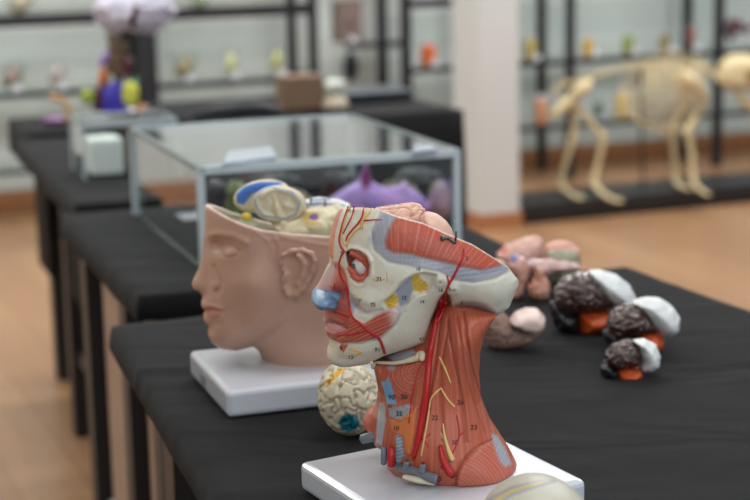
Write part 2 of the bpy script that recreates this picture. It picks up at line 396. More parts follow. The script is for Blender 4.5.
bench = [uvz(1.22, 4.2, 0), uvz(1.97, 4.2, 0), uvz(1.97, 4.85, 0), uvz(1.22, 4.85, 0)]
bt = empty('display_table', uvz(1.6, 4.5, 0), 'broad black-draped table in front of the white column', 'table', 'display tables under black cloths')
MB().box(1.23, 1.96, 4.21, 4.84, .72, .746).build('tabletop', STEEL2, bt)
for u, v in ((1.26, 4.25), (1.92, 4.25), (1.26, 4.8), (1.92, 4.8)): MB().box(u-.02, u+.02, v-.02, v+.02, 0, .72).build('leg', BLACKSTEEL, bt)
cloth('tablecloth', bench, .746, .68, 'black cloth hanging to the floor at the table before the column', 'black tablecloths', step=.05, m=mat('deep_black_cloth', (30, 30, 32), .85, bump=.3, bscale=500, spec=.2))

# ------------------------------------------------------------ racks at the back wall
SHELFGLASS = glass('shelf_glass', (236, 241, 240))
def rack(label, posts, shelves, v0=7.1, v1=7.42, top=1.75):
    r = empty('display_rack', uvz(posts[0][0], (v0+v1)/2, 0), label, 'shelf rack', 'black steel racks at the back wall')
    for (u, wd) in posts:
        for v in (v0, v1-.03): MB().box(u-wd/2, u+wd/2, v, v+.03, 0, top).build('post', BLACKSTEEL, r)
    for (u0, u1, z, th) in shelves:
        MB().box(u0, u1, v0+.02, v1-.005, z-.006, z).build('glass_shelf', SHELFGLASS, r)
        MB().box(u0, u1, v0+.001, v0+.02, z-th, z).build('front_rail', BLACKSTEEL, r)
    return r
rack('black steel rack along the left of the back wall', [(.62, .04), (1.835, .065), (2.594, .04)], [(.62, 2.594, .905, .052), (.62, 2.5, .58, .026), (.62, 2.594, .25, .02), (.62, 2.594, 1.3, .016)])
rack('narrow black steel rack just left of the white column', [(3.05, .045), (3.5, .03)], [(2.75, 3.04, .715, .026), (3.06, 3.5, .585, .026), (3.06, 3.5, .9, .04), (3.06, 3.5, .27, .016)])
rack('black steel rack behind the animal skeleton', [(3.6, .03), (3.91, .04), (4.753, .045), (5.6, .04)], [(3.6, 5.6, .585, .028), (3.6, 5.6, .272, .024), (3.6, 5.6, .93, .02)])
# specimen jars and their cards
def specimen(px, py, z, hw, hh, col, label, group, shape='cyl', lid=None, v=7.2, fluid=None, card=True, cardlabel=None):
    """px: centre column; width/height in metres."""
    u = uvof(atv(px, py, v))[0]; z += .001; c = uvz(u, v, z)
    t = empty('specimen_jar', c, label, 'specimen jar', group)
    if shape == 'cyl':
        MB().lathe(c, [(hw*.96, 0), (hw, .004), (hw, hh*.9), (hw*.8, hh)], 20).build('jar', GLASS if not fluid else fluid, t, smooth=True)
    else:
        MB().box(u-hw, u+hw, v-hw*.6, v+hw*.6, z, z+hh).build('jar', GLASS if not fluid else fluid, t)
    if lid: MB().lathe(c+Vector((0, 0, hh)), [(hw*.85, 0), (hw*.85, .012), (hw*.8, .016)], 20).build('lid', lid, t)
    s = []
    for k in range(5):
        a = k*2.4; p = c+Vector((math.cos(a)*hw*.3, math.sin(a)*hw*.3, hh*(.2+.13*k))); s.append(p)
    tubes('specimen', [(smooth_pts(s, 16), [hw*.35, hw*.62, hw*.5, hw*.6, hw*.25])], mat('specimen_%d_%d_%d' % col, col, .5, var=.25, bscale=60), t, n=10)
    if card:
        p = uvz(u+.005, v-.062, z)
        o = MB().lathe(p, [(.022, 0), (.023, .002), (.015, .022), (.014, .026)], 16).build('label_card', CARD, smooth=True)
        tag(o, 'white marker in front of the ' + ' '.join(label.split()[:9]), 'marker', 'white markers on the racks')
g1 = 'specimen jars on the left rack'; g2 = 'specimen jars on the right rack'
GR = (140, 125, 115)
specimen(12, 80, .58, .06, .125, GR, 'wide clear jar of grey pieces at the left picture edge on the rack', g1, 'box')
specimen(58, 80, .58, .045, .11, (165, 150, 145), 'clear jar with a pale specimen, second from left on the rack', g1)
specimen(185, 75, .58, .06, .13, (150, 140, 112), 'clear jar of brownish pieces right of the fluffy canopy', g1, 'box')
specimen(231, 72, .58, .038, .14, (200, 198, 140), 'tall clear jar of pale yellow matter between two wider jars on the left rack', g1)
specimen(277, 70, .58, .038, .14, (190, 186, 120), 'tall jar with yellow specimen at the right end of the left rack', g1)
specimen(20, 5, .905, .07, .1, (170, 160, 140), 'jar cut by the top of the picture at far left on the rack', g1, 'box', card=False)
specimen(200, 5, .905, .05, .06, (150, 160, 130), 'low jar on the thick top board right of the fluffy canopy', g1, card=False)
specimen(347, 30, .715, .06, .19, (105, 82, 80), 'dark brown block specimen in a box jar on the narrow rack', 'specimen jars near the column', 'box', fluid=mat('umber_fluid', (112, 96, 92), .5, var=.4, bscale=50))
specimen(428, 50, .585, .036, .095, (205, 95, 35), 'bright orange jar on the narrow rack beside the column', 'specimen jars near the column', fluid=mat('orange_fluid', (205, 100, 45), .2))
specimen(508, 55, .585, .03, .11, (190, 110, 80), 'orange jar half hidden by the right edge of the column', g2, card=False, fluid=mat('salmon_fluid', (200, 130, 85), .2))
specimen(530, 55, .585, .03, .1, (190, 150, 80), 'yellowish brown jar with a green lid right of the column', g2, fluid=mat('ochre_fluid', (178, 160, 95), .25))
specimen(588, 55, .585, .026, .085, (225, 165, 30), 'yellow specimen jar above the skeleton rump', g2, fluid=mat('yellow_fluid', (205, 160, 60), .25))
specimen(628, 50, .585, .028, .09, (60, 60, 30), 'dark green jar above the skeleton back', g2, fluid=mat('green_fluid', (130, 140, 70), .25))
specimen(664, 48, .585, .026, .085, (110, 45, 50), 'dark red specimen jar above the skeleton ribs', g2, fluid=mat('olive_fluid', (130, 112, 80), .25))
specimen(691, 45, .585, .028, .16, (150, 60, 55), 'tall red specimen jar above the skeleton shoulder', g2)
specimen(541, 118, .272, .036, .12, (190, 130, 95), 'peach coloured jar with a white lid behind the skeleton hip', g2, lid=CARD, card=False, fluid=mat('peach_fluid', (190, 135, 100), .3))
specimen(598, 112, .272, .03, .11, (50, 85, 45), 'dark green specimen seen through the skeleton loin', g2, card=False)
specimen(622, 110, .272, .035, .12, (205, 165, 95), 'amber jar seen behind the first skeleton ribs', g2, card=False, fluid=mat('amber_fluid', (200, 168, 110), .3))
fl = blob('dried_flower_specimen', [(722, 30), (727, 18), (738, 17), (745, 24), (757, 27), (748, 34), (738, 33), (733, 42), (728, 42)], at(735, 30, 1)[1]*0+atv(735, 30, 7.2)[1], .03, (88, 58, 66), h=.005, folds=(30, .006))
tag(fl, 'dark purple branching specimen right of the tall rack post', 'specimen')

# ------------------------------------------------------------ things on the draped table
WB = mat('brown_box', (118, 94, 72), .6, var=.05)
def bench_box(name, px, v, z, wu, dv, h, m, label, cat):
    u = uvof(atv(px, 100, v))[0]
    return tag(MB().box(u-wu/2, u+wu/2, v-dv/2, v+dv/2, z, z+h).bevel(.004).build(name, m), label, cat)
bench_box('storage_box', 300, 4.45, .753, .115, .09, .095, WB, 'brown box on the black draped table', 'box')
u_ = uvof(atv(335, 100, 4.4))[0]
jar = empty('bone_stand', uvz(u_, 4.4, .753), 'cream pelvis-like piece beside the brown box', 'model')
MB().lathe(uvz(u_, 4.4, .753), [(.036, 0), (.04, .01), (.032, .025), (.024, .04)], 20).build('base', mat('cream_plaster', (208, 196, 172), .6), jar, smooth=True)
MB().lathe(uvz(u_, 4.4, .793), [(.022, 0), (.034, .015), (.03, .035), (.015, .042)], 20).build('upper_part', mat('grey_plaster', (196, 200, 192), .6), jar, smooth=True)
tr = empty('black_tray', uvz(1.83, 4.6, .753), 'flat dark tray with raised rim on the draped table', 'tray')
MB().box(1.68, 2.0-.05, 4.5, 4.68, .753, .772).bevel(.004).build('body', mat('tray_plastic', (52, 56, 62), .4), tr)
MB().box(1.67, 2.0-.04, 4.49, 4.69, .772, .779).bevel(.002).build('rim', mat('tray_rim', (70, 76, 84), .3), tr)
ub = uvof(atv(240, 100, 4.3))[0]
tag(tubes('folded_black_bag', [(smooth_pts([uvz(ub-.13, 4.32, .765), uvz(ub-.05, 4.3, .778), uvz(ub+.04, 4.3, .778), uvz(ub+.12, 4.3, .765)], 20), [.008, .018, .024, .02, .01])], mat('bag_black', (34, 36, 42), .5)), 'flattened black bag left of the brown box', 'bag')
tag(blob('dark_oval_specimen', ell(351, 67, 7.5, 15), atv(351, 67, 7.465)[1], .03, (40, 42, 48), h=.005), 'dark oval object below the brown block jar', 'specimen')
bpy.data.objects['dark_oval_specimen'].location.y += 0
# ------------------------------------------------------------ glass cases
def glass_case(u0, u1, v0, v1, z0, z1, label, group, t=TT, fr=.006):
    g = empty('glass_case', uvz((u0+u1)/2, (v0+v1)/2, z0, t), label, 'display case', group)
    th = .003
    MB().box(u0, u1, v0, v0+th, z0, z1, t).build('glass_pane', GLASS, g); MB().box(u0, u1, v1-th, v1, z0, z1, t).build('glass_pane', GLASS, g)
    MB().box(u0, u0+th, v0+th, v1-th, z0, z1, t).build('glass_pane', GLASS, g); MB().box(u1-th, u1, v0+th, v1-th, z0, z1, t).build('glass_pane', GLASS, g)
    MB().box(u0, u1, v0, v1, z1, z1+th, t).build('lid_pane', GLASS, g)
    E = mat('frosted_silicone', (176, 190, 196), .4)
    for u in (u0, u1):
        for v in (v0, v1): MB().box(u-fr/2, u+fr/2, v-fr/2, v+fr/2, z0, z1+th, t).build('corner_edge', E, g)
    for v in (v0, v1): MB().box(u0, u1, v-fr/2, v+fr/2, z1-.008, z1+th+.001, t).build('top_edge', E, g)
    for u in (u0, u1): MB().box(u-fr/2, u+fr/2, v0, v1, z1-.003, z1+th+.001, t).build('top_edge', mat('dark_glass_edge', (90, 108, 108), .3), g)
    return g
TZ = .7515
glass_case(.575, 1.0, 2.49, 3.03, TZ, .91, 'big low glass case on the second table behind the heads', 'glass display cases', fr=.011)
glass_case(.56, .76, 3.5, 3.66, TZ, .868, 'small glass box on the third table, left of the big case', 'glass display cases')
# big case contents
V_ = 3.05
purple = blob('purple_sea_creature', [(316, 210), (330, 196), (345, 186), (357, 180), (362, 168), (366, 160), (370, 171), (372, 181), (388, 187), (398, 185), (404, 179), (412, 188), (424, 196), (432, 206), (420, 222), (330, 226)], 2.80, .034, (172, 138, 212), h=.003, folds=(20, .003), zmin=.7525,
     ptfn=lambda V, q, c: mixc(c, (125, 40, 105), sstep(5-np.hypot(q[:, 0]-366, (q[:, 1]-178)*.4), -1.5, 1.5)))
tag(purple, 'purple ruffled soft specimen inside the big glass case', 'specimen')
cs = [('brown_coral', ell(398, 190, 20, 12), 2.98, (112, 104, 84), 'olive brown lump behind the purple specimen in the case', (30, .006)),
      ('tan_shell', ell(439, 196, 12, 16), 2.93, (140, 116, 92), 'tan rounded piece at the right end of the case', (18, .004)),
      ('dark_stone', ell(338, 178, 16, 8), 3.03, (50, 52, 58), 'dark piece left of the purple specimen in the case', (14, .004)),
      ('green_coral', ell(236, 190, 12, 10), 2.86, (105, 115, 70), 'dull green lump at the left end of the case', (14, .004)),
      ('dark_coral', ell(216, 188, 11, 9), 2.76, (54, 50, 58), 'dark purplish lump by the left front of the case', (14, .004)),
      ('black_stone', ell(418, 176, 24, 9), 3.08, (44, 46, 48), 'long black stone at the back of the case', (20, .005)),
      ('beige_coral', ell(290, 200, 20, 12), 2.9, (132, 118, 98), 'beige lump in the middle of the case', (14, .004)),
      ('black_rock', ell(280, 184, 22, 12), 2.98, (48, 50, 56), 'black rock in the middle back of the case', (14, .004))]
for nm, pl, Y, c, lb, fo in cs:
    pl = [(a, b+(b > np.mean([q[1] for q in pl]))*34) for a, b in pl]
    o = blob(nm, pl, Y, .03, c, h=.004, folds=fo, zmin=.7525)
    tag(o, lb, 'specimen', 'specimens in the big glass case')
tag(MB().box(.64, .72, 2.92, 2.99, .7525, .754, TT).build('paper_label', CARD), 'white paper label lying at the left end inside the big case', 'label')
def reflection_slab(pts, label):  # pale slab added on the lid to imitate a light reflected in the glass
    P = [atz(a, b, .916) for a, b in pts]; return tag(MB().prism([(p[0], p[1]) for p in P], .9145, .9195).bevel(.002).build('lid_reflection', mat('reflection_white', (176, 190, 208), .18, coat=.5)), label, 'modelled reflection', 'modelled reflections on the big glass case')
reflection_slab([(222, 165), (277, 158), (272, 148), (228, 153)], 'pale modelled reflection on the middle of the big glass case lid')
reflection_slab([(414, 153), (438, 150), (432, 146), (412, 148)], 'small pale modelled reflection at the right corner of the big glass case lid')
# small case contents
MBs = mat('white_foam', (232, 234, 230), .7)
tag(MB().box(.58, .65, 3.53, 3.62, TZ+.001, .83, TT).bevel(.006).build('white_block', MBs), 'white block inside the small glass box', 'block')
tag(MB().box(.675, .735, 3.53, 3.62, TZ+.001, .83, TT).bevel(.004).build('wood_block', mat('walnut', (118, 84, 60), .6, var=.1)), 'brown wooden block inside the small glass box', 'block')
# colourful model under a fluffy white canopy
f0 = atz(122, 117, .74); FY = float(atz(118, 118, .749)[1])
bz = .7485
fm = empty('colourful_anatomy_model', (float(at(122, 110, FY)[0]), FY, bz), 'colourful organ-like model under a fluffy white canopy', 'model')
def fb(name, poly, W, col, dy=0, folds=None, h=.005): return blob(name, poly, FY+dy, W, col, parent=fm, h=h, folds=folds)
MB().lathe((float(at(122, 110, FY)[0]), FY, bz), [(.08, 0), (.08, .012), (.07, .02)], 28).build('base', MBs, fm)
fb('canopy', [(92, 10), (97, -6), (112, -14), (135, -10), (158, -14), (174, -2), (177, 12), (166, 26), (148, 36), (132, 34), (118, 38), (106, 30), (97, 22)], .1, (212, 209, 226), folds=(140, .014), h=.004)
fb('brown_stalk', [(105, 36), (112, 30), (124, 36), (130, 44), (128, 60), (130, 75), (118, 84), (106, 70), (108, 52)], .035, (104, 84, 62), folds=(14, .004))
fb('dark_red_lobe', [(124, 52), (133, 60), (131, 76), (120, 78)], .03, (92, 34, 54), dy=-.01)
fb('lilac_petal', [(98, 62), (104, 50), (112, 52), (110, 62), (100, 68)], .02, (160, 130, 196), dy=-.01)
fb('orange_lobe', [(97, 84), (100, 68), (108, 68), (110, 80), (104, 88)], .025, (196, 110, 48), dy=-.01)
fb('maroon_lobe', [(92, 108), (96, 86), (106, 84), (108, 112), (96, 112)], .03, (80, 22, 44))
fb('blue_lobe', [(101, 110), (103, 86), (115, 80), (124, 84), (126, 104), (132, 112), (116, 116)], .04, (58, 52, 168), dy=-.02, folds=(10, .003))
fb('yellow_petal', [(122, 100), (123, 84), (132, 80), (139, 88), (138, 104), (130, 108)], .018, (206, 208, 84), dy=-.05)
fb('green_leaf', [(132, 82), (136, 74), (139, 82), (136, 88)], .01, (60, 150, 110), dy=-.03)
fb('green_root', [(79, 96), (86, 88), (94, 92), (96, 100), (86, 106)], .015, (150, 168, 60), dy=-.02)
fb('pink_root', [(130, 112), (140, 104), (150, 106), (144, 114), (134, 116)], .015, (208, 150, 120), dy=-.03)
tubes('stem', [(smooth_pts([at(131, 36, FY), at(133, 20, FY-.09), at(137, 6, FY-.1)], 16), .008)], mat('stem_dark', (70, 40, 44), .5), fm)
tubes('support', [(smooth_pts([at(124, 112, FY), at(120, 75, FY), at(126, 20, FY)], 16), .008)], mat('support_rod', (60, 56, 60), .5), fm)
o = blob('purple_cloth_piece', [(40, 119), (48, 114), (60, 114), (72, 116), (70, 121), (52, 122)], 4.5, .04, (128, 84, 140), h=.005); o.location.z = .7485; tag(o, 'small purple piece on the farthest table', 'specimen')
o = tubes('dried_twig', [(smooth_pts([at(50, 97, 4.45), at(58, 98, 4.45), at(66, 104, 4.45), at(69, 112, 4.45), at(66, 121, 4.45)], 20), .008)], mat('twig_tan', (196, 156, 110), .6)); tag(o, 'curved tan twig standing on the farthest table', 'specimen')
o = blob('red_brown_model', [(158, 105), (160, 92), (168, 90), (174, 98), (172, 108), (160, 110)], 3.75, .03, (134, 74, 76), h=.004, folds=(8, .003)); o.location.z = .7515; tag(o, 'red-brown lump between the two glass cases', 'specimen')

# ------------------------------------------------------------ animal skeleton on its platform
PV0, PV1 = 6.12, 6.42
pl = empty('display_platform', uvz(4.2, 6.27, 0), 'long low black platform under the animal skeleton', 'platform')
MB().box(3.12, 5.6, PV0, PV1, .02, .085).bevel(.006).build('deck', mat('black_board', (34, 34, 37), .4, bump=.05), pl)
MB().box(3.15, 5.57, PV0+.02, PV1-.02, 0, .02).build('plinth', BLACKSTEEL, pl)
SV = 6.27; BONE = mat('old_bone', (208, 190, 150), .55, var=.08, bscale=25, bump=.1)
sk = empty('animal_skeleton', uvz(4.1, SV, .085), 'mounted four-legged animal skeleton standing on the black platform', 'skeleton')
def sp(x, y, dv=0): return atv(x, y, SV+dv)
def bone(name, pts, r, parent=sk, n=8, N=16): return tubes(name, [(smooth_pts(pts, N), r)], BONE, parent, n=n)
spine = [(553, 96), (560, 86), (574, 83), (596, 76), (620, 70), (644, 66), (664, 62), (684, 63), (700, 66), (712, 74), (722, 82), (734, 78)]
SPN = smooth_pts([sp(*p) for p in spine], 200)
def spn(t): return SPN[min(199, max(0, int(t*199)))]
NV = 34
for k in range(NV):
    t = (k+.5)/NV; p = spn(t); q = spn(t+.018); hgt = .02+.03*math.exp(-((t-.66)/.16)**2)
    e = (0, 0, 1)
    a = p+np.array([0, 0, .004]); back = -(q-p)/(np.linalg.norm(q-p)+1e-9)
    top = a+np.array([0, 0, hgt])+back*.012
    lat = np.array([-math.sin(TR), math.cos(TR), 0])
    tubes('vertebra', [([p-.4*(q-p), p, p+.4*(q-p)], [.008, .012, .008]), ([a, (a+top)/2, top], [.006, .004, .004]), ([p-lat*.024, p, p+lat*.024], [.003, .006, .003])], BONE, sk, n=6)
# ribs
NR = 12
bot = smooth_pts([sp(626, 110), sp(640, 122), sp(658, 131), sp(676, 131), sp(694, 124), sp(704, 112)], 50)
for s in (-1, 1):
    for k in range(NR):
        t = k/(NR-1); p = spn(.50+.27*t); b = bot[int((.02+.96*t)*49)]
        pts = []
        for a in np.linspace(0, 1, 12):
            q = p*(1-a)+b*a; wv = s*.085*math.sin(math.pi*min(1, a*1.02))**.6*(1-.25*a)
            q = q+np.array([-math.sin(TR), math.cos(TR), 0])*wv+np.array([math.cos(TR), math.sin(TR), 0])*(-.02*math.sin(math.pi*a))
            pts.append(q)
        tubes('rib', [(pts, [.004, .005, .005, .0035])], BONE, sk, n=6)
bone('sternum', bot[::5], .009)
for s in (-1, 1):
    near = s < 0
    d = s*.05
    bone('pelvis', [sp(590, 82, d), sp(580, 90, d*1.2), sp(568, 101, d), sp(553, 116, d)], [.02, .034, .02, .026, .018])
    if near:
        hp = [(574, 104), (590, 122), (603, 138)]; tb = [(603, 138), (599, 160), (593, 183)]; ft = [(593, 183), (602, 193), (612, 199), (622, 201)]
        sc = [(684, 74), (695, 86), (706, 98)]; hm = [(706, 98), (697, 114), (687, 130)]; rd = [(687, 130), (692, 155), (693, 181)]; ff = [(693, 181), (699, 189), (709, 195)]
    else:
        hp = [(570, 104), (574, 122), (573, 139)]; tb = [(573, 139), (566, 162), (560, 183)]; ft = [(560, 183), (566, 191), (574, 196), (583, 198)]
        sc = [(676, 72), (682, 86), (690, 98)]; hm = [(690, 98), (680, 114), (670, 130)]; rd = [(670, 130), (674, 155), (675, 180)]; ff = [(675, 180), (680, 186), (690, 189)]
    dd = -.05 if near else .05
    bone('femur', [sp(*p, dd) for p in hp], [.020, .014, .012, .014, .021]); bone('tibia', [sp(*p, dd) for p in tb], [.021, .014, .011, .012, .017])
    bone('hind_foot', [sp(*ft[0], dd)]+[atz(a_, b_, .104) for a_, b_ in ft[1:]], [.015, .010, .012, .009, .008])
    bone('shoulder_blade', [sp(*p, dd*1.2) for p in sc], [.022, .036, .030, .024, .014]); bone('humerus', [sp(*p, dd) for p in hm], [.02, .013, .012, .014, .018])
    bone('foreleg', [sp(*p, dd) for p in rd], [.02, .014, .013, .014, .018]); bone('fore_foot', [sp(*ff[0], dd)]+[atz(a_, b_, .104) for a_, b_ in ff[1:]], [.014, .010, .011, .009, .007])
SY = float(sp(745, 80)[1])
sku = blob('skull', [(716, 76), (720, 62), (732, 54), (748, 54), (762, 60), (776, 72), (790, 88), (792, 98), (780, 100), (764, 94), (750, 90), (734, 92), (722, 88)], SY, .06, (208, 190, 150), m=painted('bone_plaster', .55), parent=sk, h=.006,
           ptfn=lambda V, q, c: mixc(c, (120, 84, 50), sstep(6-np.hypot(q[:, 0]-752, q[:, 1]-76), -2, 2)))
blob('lower_jaw', [(734, 92), (742, 94), (756, 104), (772, 106), (788, 106), (786, 112), (766, 114), (750, 112), (738, 102)], SY, .045, (204, 180, 136), m=painted('bone_plaster'), parent=sk, h=.006)
tubes('support_rod', [([sp(640, 66, 0)-np.array([0, 0, .01]), sp(643, 200, 0)*[1, 1, 0]+np.array([0, 0, .08])], .006)], BLACKSTEEL, sk)
# ------------------------------------------------------------ flesh-coloured head on a white plinth
def plinth(name, corners, z0, z1, parent, bev=.006):
    return MB().prism(corners, z0, z1).bevel(bev, 3).build(name, WHITEPL, parent, smooth=False)
def capsule_field(X, Y, Z, a, b, r):
    a = np.array(a); e = np.array(b)-a; wx, wy, wz = X-a[0], Y-a[1], Z-a[2]
    t = np.clip((wx*e[0]+wy*e[1]+wz*e[2])/(e@e), 0, 1); return r-np.sqrt((wx-e[0]*t)**2+(wy-e[1]*t)**2+(wz-e[2]*t)**2)
def interp_z(xs_px, Yref):                     # px polyline -> z(x) on plane Yref
    P = np.array([at(x, y, Yref) for x, y in xs_px]); o = np.argsort(P[:, 0]); return lambda x: np.interp(x, P[o, 0], P[o, 2])
def sculpt(V, F, Yc, C, rules, mid=.012):
    """rules: list of (kind, shape_px, amount_m, softness_px[, width_px]); pushes the side surface in or out, both sides alike."""
    pm = paintmap(C); U = V.copy(); side = np.sign(V[:, 1]-Yc); U[:, 1] = Yc-np.abs(V[:, 1]-Yc); q = pm(U)
    N = vnormals(V, F); wgt = sstep(np.abs(V[:, 1]-Yc), 0, mid); amt = np.zeros(len(V))
    for r in rules:
        kind, shp, a, e = r[:4]
        if kind == 'poly': m = sstep(sdpoly(q[:, 0], q[:, 1], shp), -e, e)
        elif kind == 'line': m = 1-sstep(dline(q[:, 0], q[:, 1], shp), r[4]-e, r[4]+e) if len(r) > 4 else np.exp(-(dline(q[:, 0], q[:, 1], shp)/e)**2)
        else: m = np.exp(-(((q[:, 0]-shp[0])/shp[2])**2+((q[:, 1]-shp[1])/shp[3])**2))
        amt += a*m
    V = V.copy(); V[:, 1] += side*amt*wgt*np.clip(np.abs(N[:, 1])*1.6, 0, 1)
    return V, q
AY = 1.90
ha = empty('anatomical_head_model', (at(300, 371, AY)[0], AY, .7515), 'flesh-coloured head model with open skull on a white square base', 'anatomical model', 'head models on white bases')
pA = [atz(192, 354, .782)[:2], atz(227, 392, .782)[:2]]
pA = [np.array(p) for p in pA]; du = np.array([math.cos(TT), math.sin(TT)]); dv = (pA[0]-pA[1])/np.linalg.norm(pA[0]-pA[1])
cA = [pA[1], pA[1]+du*.225, pA[1]+du*.225+dv*.19, pA[1]+dv*.19]
shift = (pA[0]-cA[3])*.0
plinth('base_plate', cA, .7515, .7825, ha)
st = [pA[1]+dv*.105, pA[1]+dv*.13]; nrm = np.array([-du[0], -du[1]])
MB().prism([st[0], st[0]+nrm*.0008, st[1]+nrm*.0008, st[1]], .7585, .7705).build('sticker', mat('grey_sticker', (120, 122, 122), .6), ha)
faceA = [(205, 207), (204.6, 230), (206, 240), (206, 252), (206.5, 272), (205, 288), (203.6, 296.5), (201.2, 301), (202.3, 306), (206, 309.5), (203.6, 313), (204, 319), (209, 324.5), (208.2, 333), (212, 341), (222, 347.6), (238, 349.5), (253.5, 345), (259, 350), (264, 361), (267, 372), (267, 392), (362, 392), (359, 350), (368, 320), (392, 290), (404, 250), (402, 215), (390, 185), (355, 160), (300, 150), (240, 155), (214, 175)]
noseA = [(206, 238), (204.2, 248), (203.2, 257), (198, 270), (192.2, 281.5), (192.4, 286.5), (195, 289.4), (202, 291.6), (213, 291.5), (222, 290), (220, 278), (214, 262), (212, 248)]
s = Solid(faceA, AY, .078, .0019)
Xp = s.X2; zj = at(300, 300, AY)[2]; zc = at(300, 345, AY)[2]
nk = sstep(s.Z2, zc-.01, zj+.03)
xf = np.clip((s.X2-at(205, 0, AY)[0])/.06, 0, 1)
WA = .059+nk*(.017)*sstep(xf, 0, 1); WA = WA-np.maximum(WA-.06, 0)*(1-sstep(s.Z2, zc-.005, zc+.05))
f = s.infl(faceA, WA, .058)
f = smax(f, s.infl(noseA, .0165, .016), .011)
for sg in (-1, 1): f = smax(f, s.ball(at(212.5, 285, AY)+np.array([0, sg*.0135, 0]), (.012, .0075, .0085)), .003)
zrA = interp_z([(200, 206), (205, 207.5), (225, 217), (244, 224), (264, 229.5), (292, 233), (328, 235.5), (410, 239)], AY-.06)
cut = zrA(s.x)[:, None, None]-.13*(s.Y-(AY-.06))-s.Z
shell = f-.007
cav = np.minimum(shell, s.Z-(zrA(s.x)[:, None, None]-.035))
f = np.minimum(f, cut); f = np.minimum(f, -cav); f = np.minimum(f, s.Z-.7822)
V, F = nets(f, s.org, s.h); V = relax(V, F, 1)
rules = [('poly', [(253, 343), (266, 337), (282, 322), (292, 300), (330, 292), (375, 300), (368, 400), (258, 400)], -.0045, 5),
         ('dot', (222, 247, 15, 8), -.0095, 0), ('dot', (228, 252.5, 8, 6), .0062, 0), ('line', [(207, 236), (218, 234), (234, 237), (246, 243)], .0032, 3.5),
         ('line', [(219, 249), (226, 246.5), (234, 248), (240, 252)], -.0036, 1.4), ('line', [(220, 254), (227, 257.5), (236, 256.5), (240, 253)], -.0026, 1.2),
         ('dot', (216.5, 246, 5.5, 7), -.0055, 0), ('line', [(214, 266), (218, 276), (221, 283), (220, 289), (216, 292)], -.0036, 2.2), ('dot', (213, 285, 5, 4), .0018, 0), ('dot', (247, 284, 20, 15), .0050, 0), ('dot', (238, 318, 16, 16), -.0045, 0),
         ('line', [(205, 310.3), (213, 310.3), (223, 312.5)], -.0034, 1.6), ('line', [(205, 306), (213, 306.5), (220, 309)], .0018, 2), ('line', [(205, 316), (213, 316.5), (219, 314)], .002, 2.4),
         ('line', [(209, 325), (218, 325)], -.002, 3), ('line', [(217, 291), (222, 300), (225, 310)], -.0015, 3), ('dot', (272, 250, 12, 20), -.002, 0),
         ('line', [(266, 240), (272, 250), (270, 258)], .001, 1.2), ('line', [(274, 238), (280, 248), (276, 260)], .001, 1.2), ('line', [(255, 232), (268, 242), (280, 240)], .0008, 1.2), ('line', [(282, 238), (310, 244), (330, 247)], .001, 1.5)]
CA_ = at(270, 290, AY-.05)
gi = tuple(np.clip(np.rint((V-np.array(s.org))/s.h).astype(int), 0, np.array(shell.shape)-1).T); shv = np.broadcast_to(shell, cut.shape if False else shell.shape)[gi]; zi0 = zrA(V[:, 0])-.13*(V[:, 1]-(AY-.06)); inner = (shv > -.0042) & (V[:, 2] < zi0-.0015) & (V[:, 2] > zi0-.06)
V, q = sculpt(V, F, AY, CA_, rules)
c = np.tile(np.array((188, 152, 134.)), (len(V), 1))
c = mixc(c, (178, 126, 114), sstep(sdpoly(q[:, 0], q[:, 1], [(200, 304), (205, 303.5), (220, 309), (223, 312.5), (217, 318), (206, 320.5), (200, 320)]), -1, 1.5))
zi = zrA(V[:, 0])-.13*(V[:, 1]-(AY-.06)); N = vnormals(V, F)
rim = np.abs(V[:, 2]-zi) < .002
c[rim] = (206, 180, 168); c[inner] = (186, 186, 166)
SKIN = painted('skin_plastic', .42, .15, 350)
link('head', mesh('head', V, F, c), SKIN, ha)
TA = BVHTree.FromPolygons([tuple(v) for v in V], [tuple(int(i) for i in x) for x in F])
def hit(tree, x, y):
    d = Vector(ray(x, y)); h = tree.ray_cast(Vector(CAM), d.normalized()); return h
